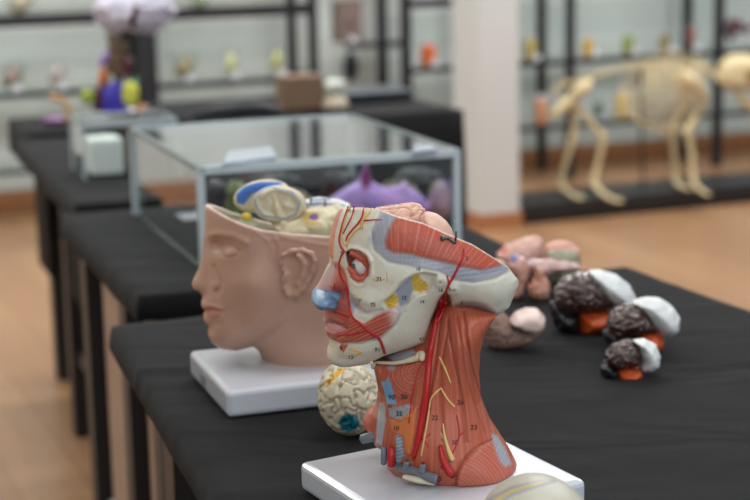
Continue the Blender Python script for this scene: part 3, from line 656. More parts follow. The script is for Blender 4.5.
# ears, near and far
def ear(side):
    b = hit(TA, 297, 272)[0]; by = b.y if side < 0 else 2*AY-b.y
    def e3(x, y, o): 
        p = at(x, y, b.y); return np.array([p[0], by+side*o, p[2]])
    L = [((283, 270), (281.5, 262), .0024, .006), ((281.5, 262), (284, 253), .0026, .009), ((284, 253), (292, 248.5), .0028, .012), ((292, 248.5), (303, 247.5), .003, .014), ((303, 247.5), (312, 251), .003, .015),
         ((312, 251), (315, 258), .003, .015), ((315, 258), (313, 268), .003, .013), ((313, 268), (308, 279), .0028, .010), ((308, 279), (303, 287), .0032, .007), ((303, 287), (296, 293), .004, .005), ((296, 293), (289, 294), .0042, .003), ((289, 294), (285, 288), .0035, .002), ((285, 288), (284, 279), .003, .002),
         ((284, 279), (286, 274), .003, .004), ((300, 256), (305, 263), .0024, .009), ((305, 263), (302, 274), .0026, .008), ((302, 274), (297, 283), .0026, .006), ((300, 256), (297, 253.5), .002, .009)]
    pts = np.array([e3(*a, o) for a, b_, r, o in L]); h = .0011
    x = np.arange(pts[:, 0].min()-.01, pts[:, 0].max()+.01, h); y = np.arange(pts[:, 1].min()-.016, pts[:, 1].max()+.012, h); z = np.arange(pts[:, 2].min()-.01, pts[:, 2].max()+.01, h)
    X, Y, Z = np.meshgrid(x, y, z, indexing='ij', sparse=True); f = None
    for a, b_, r, o in L:
        g = capsule_field(X, Y, Z, e3(*a, o), e3(*b_, o), r*.95); f = g if f is None else smax(f, g, .0032)
    pl = [e3(*a, 0)[[0, 2]] for a, *_ in L[:13]]
    X2, Z2 = np.meshgrid(x, z, indexing='ij'); d = sdpoly(X2, Z2, pl)[:, None, :]
    t = np.clip((X-e3(283, 0, 0)[0])/.033, 0, 1); mid = by+side*(.001+.010*t)
    f = smax(f, np.minimum(d, .0026-np.abs(Y-mid)), .003)
    Ve, Fe = nets(f, (x[0], y[0], z[0]), h); Ve = relax(Ve, Fe, 6)
    link('ear', mesh('ear', Ve, Fe, np.tile(np.array((188, 152, 134.)), (len(Ve), 1))), SKIN, ha)
ear(-1); ear(1)
# brain pieces lying in the open skull
CREAM = (196, 186, 160)
def disc_paint(V, q, c):
    ring = sdpoly(q[:, 0], q[:, 1], [(257, 208), (254, 198), (262, 190), (271, 187), (283, 191), (292, 192), (300, 202), (296, 214), (284, 219), (264, 216)])
    return mixc(c, (132, 140, 158), 1-sstep(np.abs(ring), .6, 1.6))
def band_paint(V, q, c):
    m = sstep(sdpoly(q[:, 0], q[:, 1], [(237, 203), (236, 194), (243, 187), (258, 182), (280, 181.5), (283, 184), (266, 188), (252, 194), (244, 205)]), -.8, .8)
    c = mixc(c, (52, 112, 190), m); return mixc(c, (110, 60, 130), m*(np.sin(q[:, 0]*1.3)*np.sin(q[:, 1]*1.7+q[:, 0]*.6) > .72))
ba = empty('brain_section_model', (at(270, 205, AY)[0], AY, at(270, 232, AY)[2]), 'cream brain sections with a blue band standing in the open flesh-coloured head', 'anatomical model')
blob('rear_section', ell(262, 196, 29, 16, -10, 30), AY+.03, .011, CREAM, parent=ba, R=.006, h=.0016, ptfn=band_paint)
fs = Solid(ell(279, 204, 27.5, 18.5, 3, 32), AY-.005, .013, .0014, .006, .006); f = fs.infl(ell(279, 204, 27.5, 18.5, 3, 32), .012, .006)
V, F = nets(f, fs.org, fs.h); V = relax(V, F, 1)
q = paintmap(at(279, 204, AY-.017))(V); inr = sstep(sdpoly(q[:, 0], q[:, 1], [(260, 210), (257, 199), (263, 192), (272, 189), (283, 193), (291, 194), (298, 203), (294, 213), (282, 217), (266, 214)]), -1, 2)
V = V+vnormals(V, F)*(inr*(.002+gyri(V, 16, .0045, 3)))[:, None]
link('front_section', mesh('front_section', V, F, disc_paint(V, q, np.tile(np.array(CREAM, float), (len(V), 1)))), painted('painted_plastic'), ba)
blob('brain_stem_part', [(270, 222), (285, 215), (300, 211), (318, 206), (338, 204), (352, 212), (352, 240), (335, 246), (300, 244), (275, 236)], AY-.0, .042, (190, 180, 150), parent=ba, R=.02, h=.002, folds=(22, .004),
     ptfn=lambda V, q, c: mixc(mixc(c, (188, 162, 96), sstep(9-np.hypot((q[:, 0]-311), (q[:, 1]-218)*1.1), -2, 3)), (112, 80, 150), sstep(3.6-np.hypot((q[:, 0]-314)*.8, q[:, 1]-217), -.8, .8)))
blob('yellow_nerve', ell(246.5, 217, 6, 4.5), AY-.01, .006, (190, 168, 60), parent=ba, h=.0014)
def slab_paint(V, q, c):
    ln = np.minimum.reduce([dline(q[:, 0], q[:, 1], l) for l in ([(306, 205), (322, 203), (344, 206)], [(306, 211), (326, 208), (346, 211)], [(310, 200), (330, 199)])])
    return mixc(c, (70, 104, 165), 1-sstep(ln, .4, 1.3))
blob('white_section', [(304, 200), (318, 197), (338, 199), (350, 204), (352, 214), (330, 218), (306, 215)], AY+.035, .012, (205, 207, 204), parent=ba, R=.006, h=.0015, ptfn=slab_paint)
for (x, y) in ((325, 203), (311, 200)):
    tubes('pin', [([at(x, y+4, AY+.02), at(x, y-4, AY+.02)], .0011)], mat('steel_pin', (110, 112, 116), .3, metal=.8), ba)
# ------------------------------------------------------------ muscle and skull head on a white plinth (in focus)
BY = 1.50
hb = empty('anatomical_head_model', (at(440, 470, BY)[0], BY, .7515), 'head and neck model showing skull bone, red muscles, arteries and a blue nose', 'anatomical model', 'head models on white bases')
cB = [atz(299, 462, .779)[:2], None, atz(587, 480, .779)[:2], atz(478, 426, .779)[:2]]; cB[1] = cB[0]+cB[2]-cB[3]
plinth('base_plate', [cB[0], cB[1], cB[2], cB[3]], .7515, .7795, hb)
SALM = (182, 93, 68); REDM = (186, 92, 78); BON = (215, 213, 198); GREY = (150, 155, 170); ART = (176, 40, 44); NERV = (222, 186, 118); DARKR = (112, 54, 50)
headB = [(341, 205), (336, 214), (331.5, 228), (328.4, 242), (328.2, 252), (331.4, 262), (328, 270), (325.5, 280), (324.5, 292), (324.5, 306), (325, 314), (323.2, 319), (325.4, 323.5), (324.6, 328), (326.5, 333), (329, 338), (329, 344), (327, 349), (327, 356), (331, 362), (340, 365.5), (352, 365), (368, 362), (384, 354), (409, 346), (426, 340), (433, 320), (441, 303), (452, 305), (472, 306), (496, 315), (509, 306), (518, 284), (519, 274), (512, 262), (500, 236), (478, 208), (445, 185), (400, 172), (362, 182)]
s = Solid(headB, BY, .074, .00115, pad=.008, ypad=.012)
xl = at(330, 250, BY)[0]; xr = at(518, 250, BY)[0]; t = np.clip((s.X2-xl)/(xr-xl), 0, 1); zch = at(330, 360, BY)[2]; zbr = at(330, 250, BY)[2]
WB_ = .050+.020*np.sin(np.pi*np.clip(t*.8+.12, 0, 1)); WB_ = WB_*(.80+.20*sstep(s.Z2, zch, zbr-.01))
f = s.infl(headB, WB_, .050)
noseB = [(332, 258), (327, 269), (321, 279), (315.5, 288), (313.5, 296), (315, 303), (324, 305.5), (340, 305), (346, 290), (344, 270), (340, 258)]
f = smax(f, s.infl(noseB, .016, .015), .006)
nearY = BY-.058
topB = [(330, 205), (341, 205), (361, 206), (377, 208.5), (398, 216.5), (423, 223), (456, 237.5), (472, 243.5), (504, 262), (512, 266.5), (519, 275.5), (524, 280)]
zrB = interp_z(topB, nearY)
cut = zrB(s.x)[:, None, None]-.235*(s.Y-nearY)-s.Z
cav = np.minimum(f-.006, s.Z-(zrB(s.x)[:, None, None]-.235*(s.Y-nearY)-.022))
f = np.minimum(np.minimum(f, cut), -cav)
V, F = nets(f, s.org, s.h); V = relax(V, F, 1)
SOCK = [(346.4, 253), (352, 250.2), (360, 252.5), (367, 258), (370, 267), (369, 276), (363, 282.5), (358, 283), (353, 279), (350, 271), (347.2, 262)]
RECESS = [(398, 288), (401, 283), (407, 279), (416, 274.5), (424, 273), (436, 275), (433, 283), (426, 293), (415, 296), (409, 303), (401, 311), (392, 306), (386, 307), (384, 302), (391, 296)]
MASS = [(350, 318), (364, 324), (376, 315.5), (388, 310), (397.5, 306.5), (399.5, 313), (396, 322), (390, 329), (380, 337), (368, 341), (356, 343), (340, 344), (329, 339.5), (327, 333), (336, 333), (346, 330), (348, 322)]
GRAYT = [(381, 209), (381, 215), (373, 229), (370, 240), (376, 250), (384, 257.6), (389, 261.6), (398, 264), (420, 267), (434, 269), (447, 275), (460, 280), (472, 281.5), (493.5, 277), (508, 272), (513, 267), (504, 261), (460, 238), (400, 215), (384, 204)]
TEMP = [(399, 214), (396, 220), (390, 230), (386.5, 240), (387, 248), (394, 252.5), (409.6, 253.5), (427, 258), (445, 262), (463, 266.5), (481, 269.5), (499, 265.5), (506, 262), (480, 242), (430, 222)]
OCC = [(455, 305), (463, 302), (474, 302), (487, 305), (500, 314), (488, 321), (470, 312), (458, 308)]
FACER = [(305, 300), (308, 288), (318, 278), (326, 268), (331, 262), (336, 262), (343, 268), (346, 276), (348, 290), (349, 306), (351, 316), (349, 330), (345, 343), (331, 341), (322, 338), (318, 300)]
rules = [('poly', SOCK, -.0125, 2.2), ('poly', RECESS, -.0060, 2.2), ('poly', MASS, .0028, 2.0), ('poly', TEMP, .0012, 2.5),
         ('line', [(352, 296), (362, 300), (375, 302), (388, 295), (398, 283), (408, 274), (422, 269), (434, 271)], .0026, 6), ('dot', (362, 296, 14, 10), .0022, 0), ('dot', (338, 298, 12, 9), -.015, 0),
         ('line', [(372, 288), (382, 291), (390, 284)], -.001, 4), ('dot', (440, 281, 6.5, 6), .0045, 0), ('dot', (440, 282, 2.2, 2.2), -.0025, 0), ('dot', (453.5, 290.5, 5, 5), .0045, 0), ('dot', (453.5, 290.5, 2, 2), -.003, 0),
         ('line', [(381, 212), (372, 232), (374, 250), (388, 262.5), (418, 268), (438, 271.5), (455, 280.5), (474, 283), (496, 279), (511, 271)], -.0013, 1.6),
         ('line', [(399, 215), (388, 231), (386, 246), (392, 252), (410, 253.5), (445, 262.5), (480, 270)], -.0004, 2),
         ('dot', (395, 275, 20, 8), .0008, 0), ('line', [(344, 344), (360, 345), (380, 339), (396, 326), (404, 312)], -.0022, 1.7),
         ('line', [(345, 250), (349, 248), (358, 249), (366, 253), (371, 260)], .0022, 2.4), ('line', [(371, 262), (372, 274), (366, 283), (356, 285)], .0016, 2.2),
         ('line', [(336, 264), (346, 279), (348, 292), (350, 306)], -.001, 1.3), ('line', [(352, 303), (357, 309), (366, 314), (381, 311)], -.0022, 2.4), ('dot', (358, 311, 6, 6), -.003, 0),
         ('line', [(324, 323.4), (334, 324), (346, 328.4)], -.0028, 1.3), ('line', [(324, 318.5), (331, 318.5), (340, 323)], .0018, 2), ('line', [(325, 330), (334, 331), (342, 329)], .0022, 2.3),
         ('line', [(328, 336.5), (340, 336)], -.0015, 2), ('poly', [(338, 345), (346.5, 345.5), (341.5, 354), (336.5, 349)], .0010, .8),
         ('poly', [(426, 342), (430, 322), (438, 300), (446, 292), (452, 300), (447, 318), (440, 345)], -.008, 2.5), ('poly', OCC, -.001, 3), ('dot', (490, 295, 30, 12), .0015, 0),
         ('line', [(334, 352), (345, 356), (365, 353), (385, 345)], .0012, 4)]
CB = at(425, 285, BY-.056)
V, q = sculpt(V, F, BY, CB, rules)
x, y = q[:, 0], q[:, 1]
def stripes(a, k, sharp=.55, jit=.6):
    a = a*k; return sstep(np.sin(a+jit*np.sin(a*.37+1.3)+jit*np.sin(a*.21)), sharp, 1.0)
ang = np.arctan2(x-392-.28*(x-392), 345-y)          # fan of the temporal muscle
fan = np.arctan2(x-(398+.25*np.maximum(0, x-398)), 322-y+.0*x)
arcs = np.hypot((x-402)*.42, (y-188)); 
def P_(poly, e=.9): return sstep(sdpoly(x, y, poly), -e, e)
def L_(line, wd, e=.5): return 1-sstep(dline(x, y, line), wd-e, wd+e)
nz = np.array([noise.noise(Vector((float(a)*.12, float(b)*.12, 0))) for a, b in q[::1]])
c = np.tile(np.array(BON, float), (len(V), 1)); c *= (1+.02*nz)[:, None]
m = P_(GRAYT, 4); c = mixc(c, GREY, m*.95)
st1 = stripes(fan, 130, .2); c = mixc(c, (186, 190, 200), m*.35*st1*sstep(x, 372, 385)); st2 = stripes(arcs, 1.5, .2)*sstep(y-(.28*(x-400)+246), 0, 8); c = mixc(c, (192, 195, 204), m*.35*st2); c = mixc(c, (118, 122, 140), m*.45*stripes(arcs+2, 1.5, .3)*sstep(x, 420, 470))
m = P_(TEMP, 5 if False else 3.6); c = mixc(c, (186, 86, 65), m); c = mixc(c, (214, 142, 124), m*.62*stripes(fan+.002*(x-400), 105, .55, 1.2)); c = mixc(c, (160, 72, 58), m*.3*stripes(fan+.03, 150, .3, 1.1))
c = mixc(c, (150, 152, 160), P_(OCC, 3)); c = mixc(c, (110, 112, 124), P_([(458, 307), (470, 306), (486, 309), (494, 315), (486, 319), (470, 312)], 3)*.7)
mf = P_(FACER, 2); c = mixc(c, (186, 94, 78), mf); c = mixc(c, (196, 196, 204), mf*sstep(300-y, 0, 8)*sstep(338-x-(y-280)*.25, 0, 12)*.7); rad = np.hypot(x-333, (y-324)*.9); c = mixc(c, (160, 74, 62), mf*.7*stripes(rad, 2.1, .3)*sstep(y, 298, 306)); c = mixc(c, (222, 140, 124), mf*.4*stripes(x*.9-y*.35, 1.5, .3)*sstep(304-y, 0, 8))
mm = P_(MASS, 1.6); along = (y-(352-.52*(x-345)))
c = mixc(c, (180, 86, 70), mm); c = mixc(c, (226, 160, 148), mm*.6*stripes(y+.5*x-.0015*(x-360)**2, 1.75, .3)); c = mixc(c, (214, 206, 206), mm*sstep(x+.35*(330-y), 388, 402)*.9); c = mixc(c, (150, 66, 56), mm*.5*stripes(y+.5*x+1.4, 1.75, .3)*sstep(392-x, 0, 10))
c = mixc(c, (170, 172, 190), L_([(352, 305), (362, 313), (374, 314), (388, 308)], 1.6, 1.5)*.6); c = mixc(c, (158, 164, 182), P_([(349, 292), (356, 296), (360, 303), (352, 314), (349.5, 306)], 2)*.85)
# forehead strip of muscle along the middle
FS = [(343, 204), (337.6, 208), (325, 228), (320, 250), (331.5, 259), (331.6, 252), (332.6, 243), (334, 231), (337.6, 219), (341, 209)]
c = mixc(c, (214, 128, 104), P_(FS, .8)); c = mixc(c, (232, 168, 148), P_(FS, .8)*.5*stripes(x+.2*y, 2.2, .3))
ms = P_(SOCK, .7); c = mixc(c, (150, 76, 58), ms)
c = mixc(c, (140, 146, 164), P_([(396, 291), (407, 281), (413, 276), (413.5, 291), (409, 303), (400, 309), (398, 300)], 1)*.9)
def gland(poly, c):
    m = P_(poly, .8); c = mixc(c, (212, 178, 76), m); return mixc(c, (158, 112, 44), m*sstep(np.sin(x*1.9+y*.6)*np.sin(y*2.1-x*.4), .25, .7))
c = gland([(412, 279), (415, 275), (419, 276), (422, 281), (428, 285), (427, 291), (420, 294), (413, 291)], c)
c = gland([(384.5, 304), (388, 299), (392, 295), (397, 296), (398.5, 303), (395, 307.5), (388, 308.5)], c)
c = mixc(c, (206, 146, 152), P_([(320, 317), (330, 317.5), (338, 322), (346.5, 328.4), (341, 332), (330, 334.6), (322, 333)], .7)); c = mixc(c, (166, 96, 98), P_([(320, 317), (330, 317.5), (338, 322), (345, 328), (334, 325), (322, 323.6)], .7)); c = mixc(c, (110, 56, 58), L_([(322, 324), (334, 325), (346, 328.6)], .5, .4))
c = mixc(c, (194, 104, 84), P_([(339, 345), (347, 345.5), (341.5, 354), (336.8, 349)], .6))
c = mixc(c, (176, 178, 186), P_([(343, 345), (360, 345.5), (382, 338), (398, 322), (403, 311), (400, 306), (396, 322), (382, 335), (362, 343)], 1.2)*.8)
c = mixc(c, DARKR, P_([(427, 345), (431, 322), (438, 303), (445, 294), (450, 296), (452, 305), (448, 320), (441, 350)], 1.5))
c = mixc(c, (150, 146, 132), (1-sstep(np.hypot(x-453.5, y-290.5), 1.6, 2.6))*.6); c = mixc(c, (120, 116, 104), (1-sstep(np.hypot(x-440, y-282), .8, 1.8))*.6)
c = mixc(c, (128, 122, 108), sstep(np.sin(x*.9+3*nz)*np.sin(y*1.3+2*nz), .93, 1)*P_([(470, 285), (508, 280), (505, 300), (480, 302)], 4)*.5)
zi = zrB(V[:, 0])-.235*(V[:, 1]-nearY); rim = np.abs(V[:, 2]-zi) < .0012; c[rim] = (206, 190, 176)
SP = painted('model_paint', .36, .12, 600)
link('skull', mesh('skull', V, F, c), SP, hb)
VB, FB = [tuple(v) for v in V], [tuple(int(i) for i in k) for k in F]

# neck
neckB = [(402, 345), (384, 356), (372, 361), (373.5, 367), (378, 388), (376.5, 403), (372, 412), (371, 430), (374, 443), (383, 449), (387, 461), (389, 490), (520, 490), (517, 464), (510, 450), (501, 436), (490, 419), (481, 396), (479, 372), (480, 350), (485, 330), (493, 316), (500, 308), (470, 296), (448, 290), (430, 310), (418, 335)]
s = Solid(neckB, BY, .066, .00125, pad=.008, ypad=.012)
zt = at(440, 330, BY)[2]; zb = .78; tz = np.clip((s.Z2-zb)/(zt-zb), 0, 1); tx = np.clip((s.X2-at(372, 400, BY)[0])/(at(500, 400, BY)[0]-at(372, 400, BY)[0]), 0, 1)
WN = .048+.018*(1-sstep(tz, 0, .55))*sstep(tx, .1, .6)+.023*sstep(tz, .55, 1.0)*sstep(tx, .45, .75)
f = s.infl(neckB, WN, .042); f = np.minimum(f, s.Z-.7797)
V, F = nets(f, s.org, s.h); V = relax(V, F, 1)
G = [([(446, 296), (441, 320), (438, 345), (434, 372), (428, 405), (421, 435), (413, 462)], .0022), ([(449, 322), (445, 345), (441, 372), (441, 390), (442, 418), (443, 440)], .0016),
     ([(448, 318), (450, 340), (455, 365), (462, 395), (466, 420), (467, 442)], .0018), ([(457, 318), (462, 352), (468, 380), (478, 412), (486, 434)], .0012), ([(464, 312), (466, 338), (474, 372), (486, 405), (496, 425)], .0026)]
ARC = [(456, 487), (456, 474), (461, 463), (468, 455), (480, 446), (495, 439)]
LOBE = [(455, 490), (456.5, 472), (462, 462), (470, 454), (482, 445), (496, 438), (505, 445), (514, 465), (500, 484), (480, 488)]
rules = [('line', g, -a*1.5, 1.7) for g, a in G]+[('line', [((a[0]+b[0])/2+3, (a[1]+b[1])/2) for a, b in zip(G[0][0], G[0][0][1:])], .001, 4),
    ('line', ARC, -.003, 1.5), ('poly', LOBE, .0035, 4), ('poly', [(372, 396), (377, 402), (384, 403), (386, 420), (382, 446), (373, 446), (368, 420)], .002, 1),
    ('poly', [(388, 407), (411, 404), (409, 416), (400, 420), (389, 417)], .002, 1.4), ('poly', [(389, 420), (410, 414), (416, 407), (414, 432), (409, 455), (403, 452), (402, 437), (396, 434), (390, 429)], .0022, 1.2),
    ('poly', [(412, 405), (432, 352), (440, 300), (424, 340), (384, 358), (378, 366), (384, 400)], -.0035, 3), ('dot', (413, 373, 7, 6), -.002, 0), ('line', [(386, 365), (398, 366), (412, 363), (424, 352)], -.002, 2),
    ('poly', [(396, 434), (403, 437), (405, 456), (397, 466), (392, 456)], -.002, 1)]
CN = at(435, 410, BY-.05)
V, q = sculpt(V, F, BY, CN, rules, mid=.008)
x, y = q[:, 0], q[:, 1]
c = np.tile(np.array(SALM, float), (len(V), 1))
pk = x+(y-400)*.10-.0009*(y-400)**2*np.sign(x-440)
fl_ = (x-441)/(28+np.clip(y-300, 0, 200)*.23)      # strands spreading toward the base
c = mixc(c, (212, 134, 110), .34*stripes(fl_, 64, .25, 1.2)); c = mixc(c, (156, 74, 58), .30*stripes(fl_+.03, 52, .35, 1.1))
for g, a in G: c = mixc(c, (128, 58, 48), L_(g, .6, .9)*min(1, a*420))
c = mixc(c, (150, 72, 58), P_([(402, 345), (424, 338), (436, 330), (430, 352), (412, 404), (384, 400), (378, 366), (372, 361)], 2)*.45)
rr2 = np.hypot(x-413, y-373); zone = P_([(388, 362), (426, 356), (424, 380), (408, 400), (388, 395)], 3); c = mixc(c, (206, 134, 116), zone*.6*stripes(rr2, 1.9, .2)); c = mixc(c, (150, 158, 178), (1-sstep(np.hypot((x-391)*.8, y-368), 2, 5))*.7)
c = mixc(c, (154, 158, 172), P_([(381.5, 356), (412, 349), (416, 353), (408, 359), (392, 361)], 1.2)); c = mixc(c, (108, 50, 44), P_([(370, 358), (382, 352), (392, 361), (404, 362), (392, 365), (374, 364)], 1.5)*.8)
ml = P_(LOBE, 1.2); c = mixc(c, (186, 98, 78), ml); c = mixc(c, (226, 150, 130), ml*.5*stripes(np.hypot(x-452, y-500), 1.9, .2)); c = mixc(c, (128, 58, 46), L_(ARC, .5, .9))
gp = P_([(492, 434), (499, 436), (506, 447), (514, 465), (506, 467), (501, 462), (496, 450)], 2.2); c = mixc(c, (156, 158, 170), gp); c = mixc(c, (196, 198, 206), gp*.6*stripes(x*.8+y*.5, 2, .2))
mg = P_([(377.5, 402), (384, 404), (385, 420), (381, 446), (374, 443), (375.5, 424)], .8); c = mixc(c, (158, 160, 170), mg); c = mixc(c, (196, 198, 204), mg*.6*stripes(x+.1*y, 2.4, .2))
c = mixc(c, (112, 160, 204), P_([(380, 381), (384.5, 382.5), (387.5, 377), (392, 389), (396, 404), (387, 405)], .6))
mg = P_([(387.5, 407.5), (400, 405.5), (411, 404), (409, 415), (400, 419.5), (389, 417)], .8); c = mixc(c, (158, 160, 168), mg); c = mixc(c, (112, 116, 130), mg*.6*stripes(np.hypot(x-400, y-424), 2.2, .2))
tg = P_([(389, 420), (400, 418), (416, 407.5), (414, 432), (409, 456), (404, 450), (402.5, 437), (396, 434), (390, 429)], .8); c = mixc(c, (204, 118, 66), tg)
tr_ = P_([(396, 434), (402, 437), (404, 456), (398, 466), (395, 462)], .7); c = mixc(c, (116, 164, 200), tr_); c = mixc(c, (220, 208, 160), tr_*stripes(y+.3*x, 1.7, .2, 0))
c = mixc(c, (70, 46, 44), P_([(372, 446), (381, 449), (384, 448), (394, 452), (396, 466), (388, 466), (372, 455)], .8)*.75)
link('neck', mesh('neck', V, F, c), SP, hb)
o = len(VB); VB += [tuple(v) for v in V]; FB += [tuple(int(i)+o for i in k) for k in F]
TB = BVHTree.FromPolygons(VB, FB)

# nose, eye, far-side lobe
blob('nose_cartilage', [(310.8, 296.5), (312.5, 291.5), (317, 288.3), (325, 286.6), (333, 288), (339, 292), (342.2, 298), (341, 303.5), (335.5, 306.6), (329, 305.5), (322, 306.8), (315, 303.6)], BY-.004, .040, (104, 140, 172), m=SP, parent=hb, h=.0011, R=.010,
     ptfn=lambda V, q, c: mixc(mixc(c, (70, 96, 124), (1-sstep(np.hypot((q[:, 0]-330)*.5, q[:, 1]-305), .8, 2.0))*.6), (84, 118, 154), .5*(1-sstep(dline(q[:, 0], q[:, 1], [(319, 297), (326, 299), (333, 297.5)]), .3, 1.8))))
nw = np.array(hit(TB, 336.5, 298.5)[0])
def wing(sd):
    bmw = bmesh.new(); bmesh.ops.create_uvsphere(bmw, u_segments=28, v_segments=16, radius=1)
    for v in bmw.verts: v.co = Vector((v.co.x*.0092+nw[0]-.0008, sd*(abs(nw[1]-BY)-.001)+BY+v.co.y*.0048, v.co.z*.0068-v.co.x*.0012+nw[2]))
    me = bpy.data.meshes.new('nose_wing'); bmw.to_mesh(me); bmw.free(); link('nose_wing', me, mat('nose_blue', (104, 140, 172), .36, bump=.1), hb)
wing(-1); wing(1)
eh = hit(TB, 360, 267)[0]; ec = np.array(eh)+np.array([.0, .0035, 0])
def ball(name, cc, r, m, par=None, sc=(1, 1, 1)):
    bm = bmesh.new(); bmesh.ops.create_uvsphere(bm, u_segments=24, v_segments=14, radius=r)
    for v in bm.verts: v.co = Vector((v.co.x*sc[0]+cc[0], v.co.y*sc[1]+cc[1], v.co.z*sc[2]+cc[2]))
    me = bpy.data.meshes.new(name); bm.to_mesh(me); bm.free(); return link(name, me, m, par or hb)
eb_ = ball('eyeball', ec+np.array([.001, 0, 0]), .0088, mat('eye_white', (216, 216, 210), .25))
d_ = np.array([-.80, -.60, 0]); ir_ = ball('iris', ec+d_*.0056, .0040, mat('eye_grey', (70, 78, 88), .2), eb_); ball('pupil', ec+d_*.0078, .0020, mat('eye_dark', (22, 22, 26), .2), eb_)
def drape(pts, r, out=.35, n=None, tree=None, lift=0):
    P = np.array(pts, float); L = np.linalg.norm(np.diff(P, axis=0), axis=1).sum(); n = n or max(6, int(L/1.4)); Q = smooth_pts(P, n) if len(P) > 1 else P
    out_ = []
    for k, (a, b) in enumerate(Q):
        h = hit(tree or TB, a, b)
        if h[0] is None: p = np.array(at(a, b, BY-.04 if not out_ else out_[-1][1]))
        else: p = np.array(h[0])+np.array(h[1])*0
        rr_ = r if np.isscalar(r) else np.interp(k/(n-1), np.linspace(0, 1, len(r)), r)
        out_.append(p-ray(a, b)*(rr_*out+lift))
    O = np.array(out_)
    for _ in range(3): O[1:-1, 1] = (O[:-2, 1]+2*O[1:-1, 1]+O[2:, 1])/4
    return O
MUSC = mat('muscle_paint', (190, 90, 72), .36, var=.14, bscale=180, bump=.2); MUS2 = mat('pale_muscle_paint', (206, 124, 98), .36, var=.1, bscale=180)
for nm, pts, r, mm_ in [('eye_muscle', [(351, 252), (356, 254.5), (363, 259), (369.5, 268)], [.003, .0034, .003], MUSC), ('eye_muscle', [(355, 252), (362, 254), (367, 260), (369.5, 267)], [.002, .003, .002], MUS2),
                        ('eye_muscle', [(352, 274), (359, 279), (366, 277), (369, 272)], [.003, .0042, .003], MUSC), ('eye_muscle', [(348.5, 267), (352, 271), (356, 275)], [.0018, .0034, .0028], MUSC)]:
    tubes(nm, [([at(a, b, ec[1]-.0075) for a, b in smooth_pts(pts, 14)], r)], mm_, hb)
AM = mat('artery_red', (184, 32, 38), .3); NM = mat('nerve_yellow', (226, 196, 128), .38); VM = mat('vein_grey', (112, 118, 130), .36); YM = mat('nerve_gold', (216, 170, 70), .4)
mm1 = .00096
AR = [('facial_artery', [(348, 206.6), (345.5, 214), (343, 222), (341, 230), (339.3, 240), (341, 247), (344.5, 251.5)], [.7, 1.0, 1.3]),
      ('facial_artery', [(354.4, 206), (352.5, 214), (350.4, 219.5), (346.5, 227), (343, 233.6)], [.7, .9, .7]),
      ('facial_artery', [(364, 207.5), (362.5, 215), (359.5, 221.5), (353, 229), (347.5, 236), (346, 241)], [1.0, 1.1, .8]),
      ('facial_artery', [(381.6, 219.5), (374, 219.8), (364, 220.8)], [.4, 1.0]), ('facial_artery', [(352, 251.8), (347, 252.2), (343, 253), (340.5, 258), (339, 266), (341, 277), (346.3, 286), (348.3, 296), (349.3, 306), (352.5, 317.5), (359, 323), (367, 329.5), (374, 335), (380, 340), (384.6, 352.8)], [.9, 1.15, 1.2, 1.3, 1.6]),
      ('facial_artery', [(347, 288.6), (340, 288.8), (334, 288.2), (328.5, 285.2)], [.9, .6]), ('facial_artery', [(334.5, 283), (334, 287.6)], [.5, .6]), ('facial_artery', [(332, 312.2), (340, 314), (349, 317)], [.6, 1.0]),
      ('facial_artery', [(334.5, 337), (341, 334.8), (351, 334.6), (360, 332.5), (368, 330)], [.6, .9, 1.0]),
      ('temporal_artery', [(464, 248.8), (463.6, 254), (461.5, 261), (457.5, 269), (453, 277.5), (448, 286), (445, 297), (440, 310), (434, 325), (430, 340)], [1.0, 1.3, 1.4, 1.5]), ('temporal_artery', [(447, 275.5), (448, 280), (449.3, 285)], [.9, 1.0]),
      ('carotid_artery', [(441, 300), (437, 318), (433.5, 336), (430.5, 352), (427.5, 378), (425.5, 398), (421, 424), (416.5, 446), (413.5, 456)], [1.6, 2.6, 3.3, 3.2, 3.2, 3.0, 2.6]),
      ('thyroid_artery', [(430, 352), (423.5, 361), (418, 372), (414.5, 385), (411, 404), (409, 423)], [.9, .8, .7]),
      ('neck_artery', [(456.5, 415), (458.4, 424), (459.5, 434), (457, 444), (452.8, 453)], [.7, .8, .6]), ('neck_artery', [(464, 432), (459.5, 435.5)], [.5, .7]),
      ('neck_artery', [(430.5, 433.5), (425, 438), (421.5, 440)], [.5, .8]), ('neck_artery', [(421, 435), (426, 443), (428.5, 447.5)], [.8, .5]),
      ('facial_artery', [(446, 302), (442, 313), (437, 324)], [1.6, 1.6])]
for nm, pts, r in AR: tubes(nm, [(drape(pts, [k*mm1 for k in r]), [k*mm1 for k in r])], AM, hb)
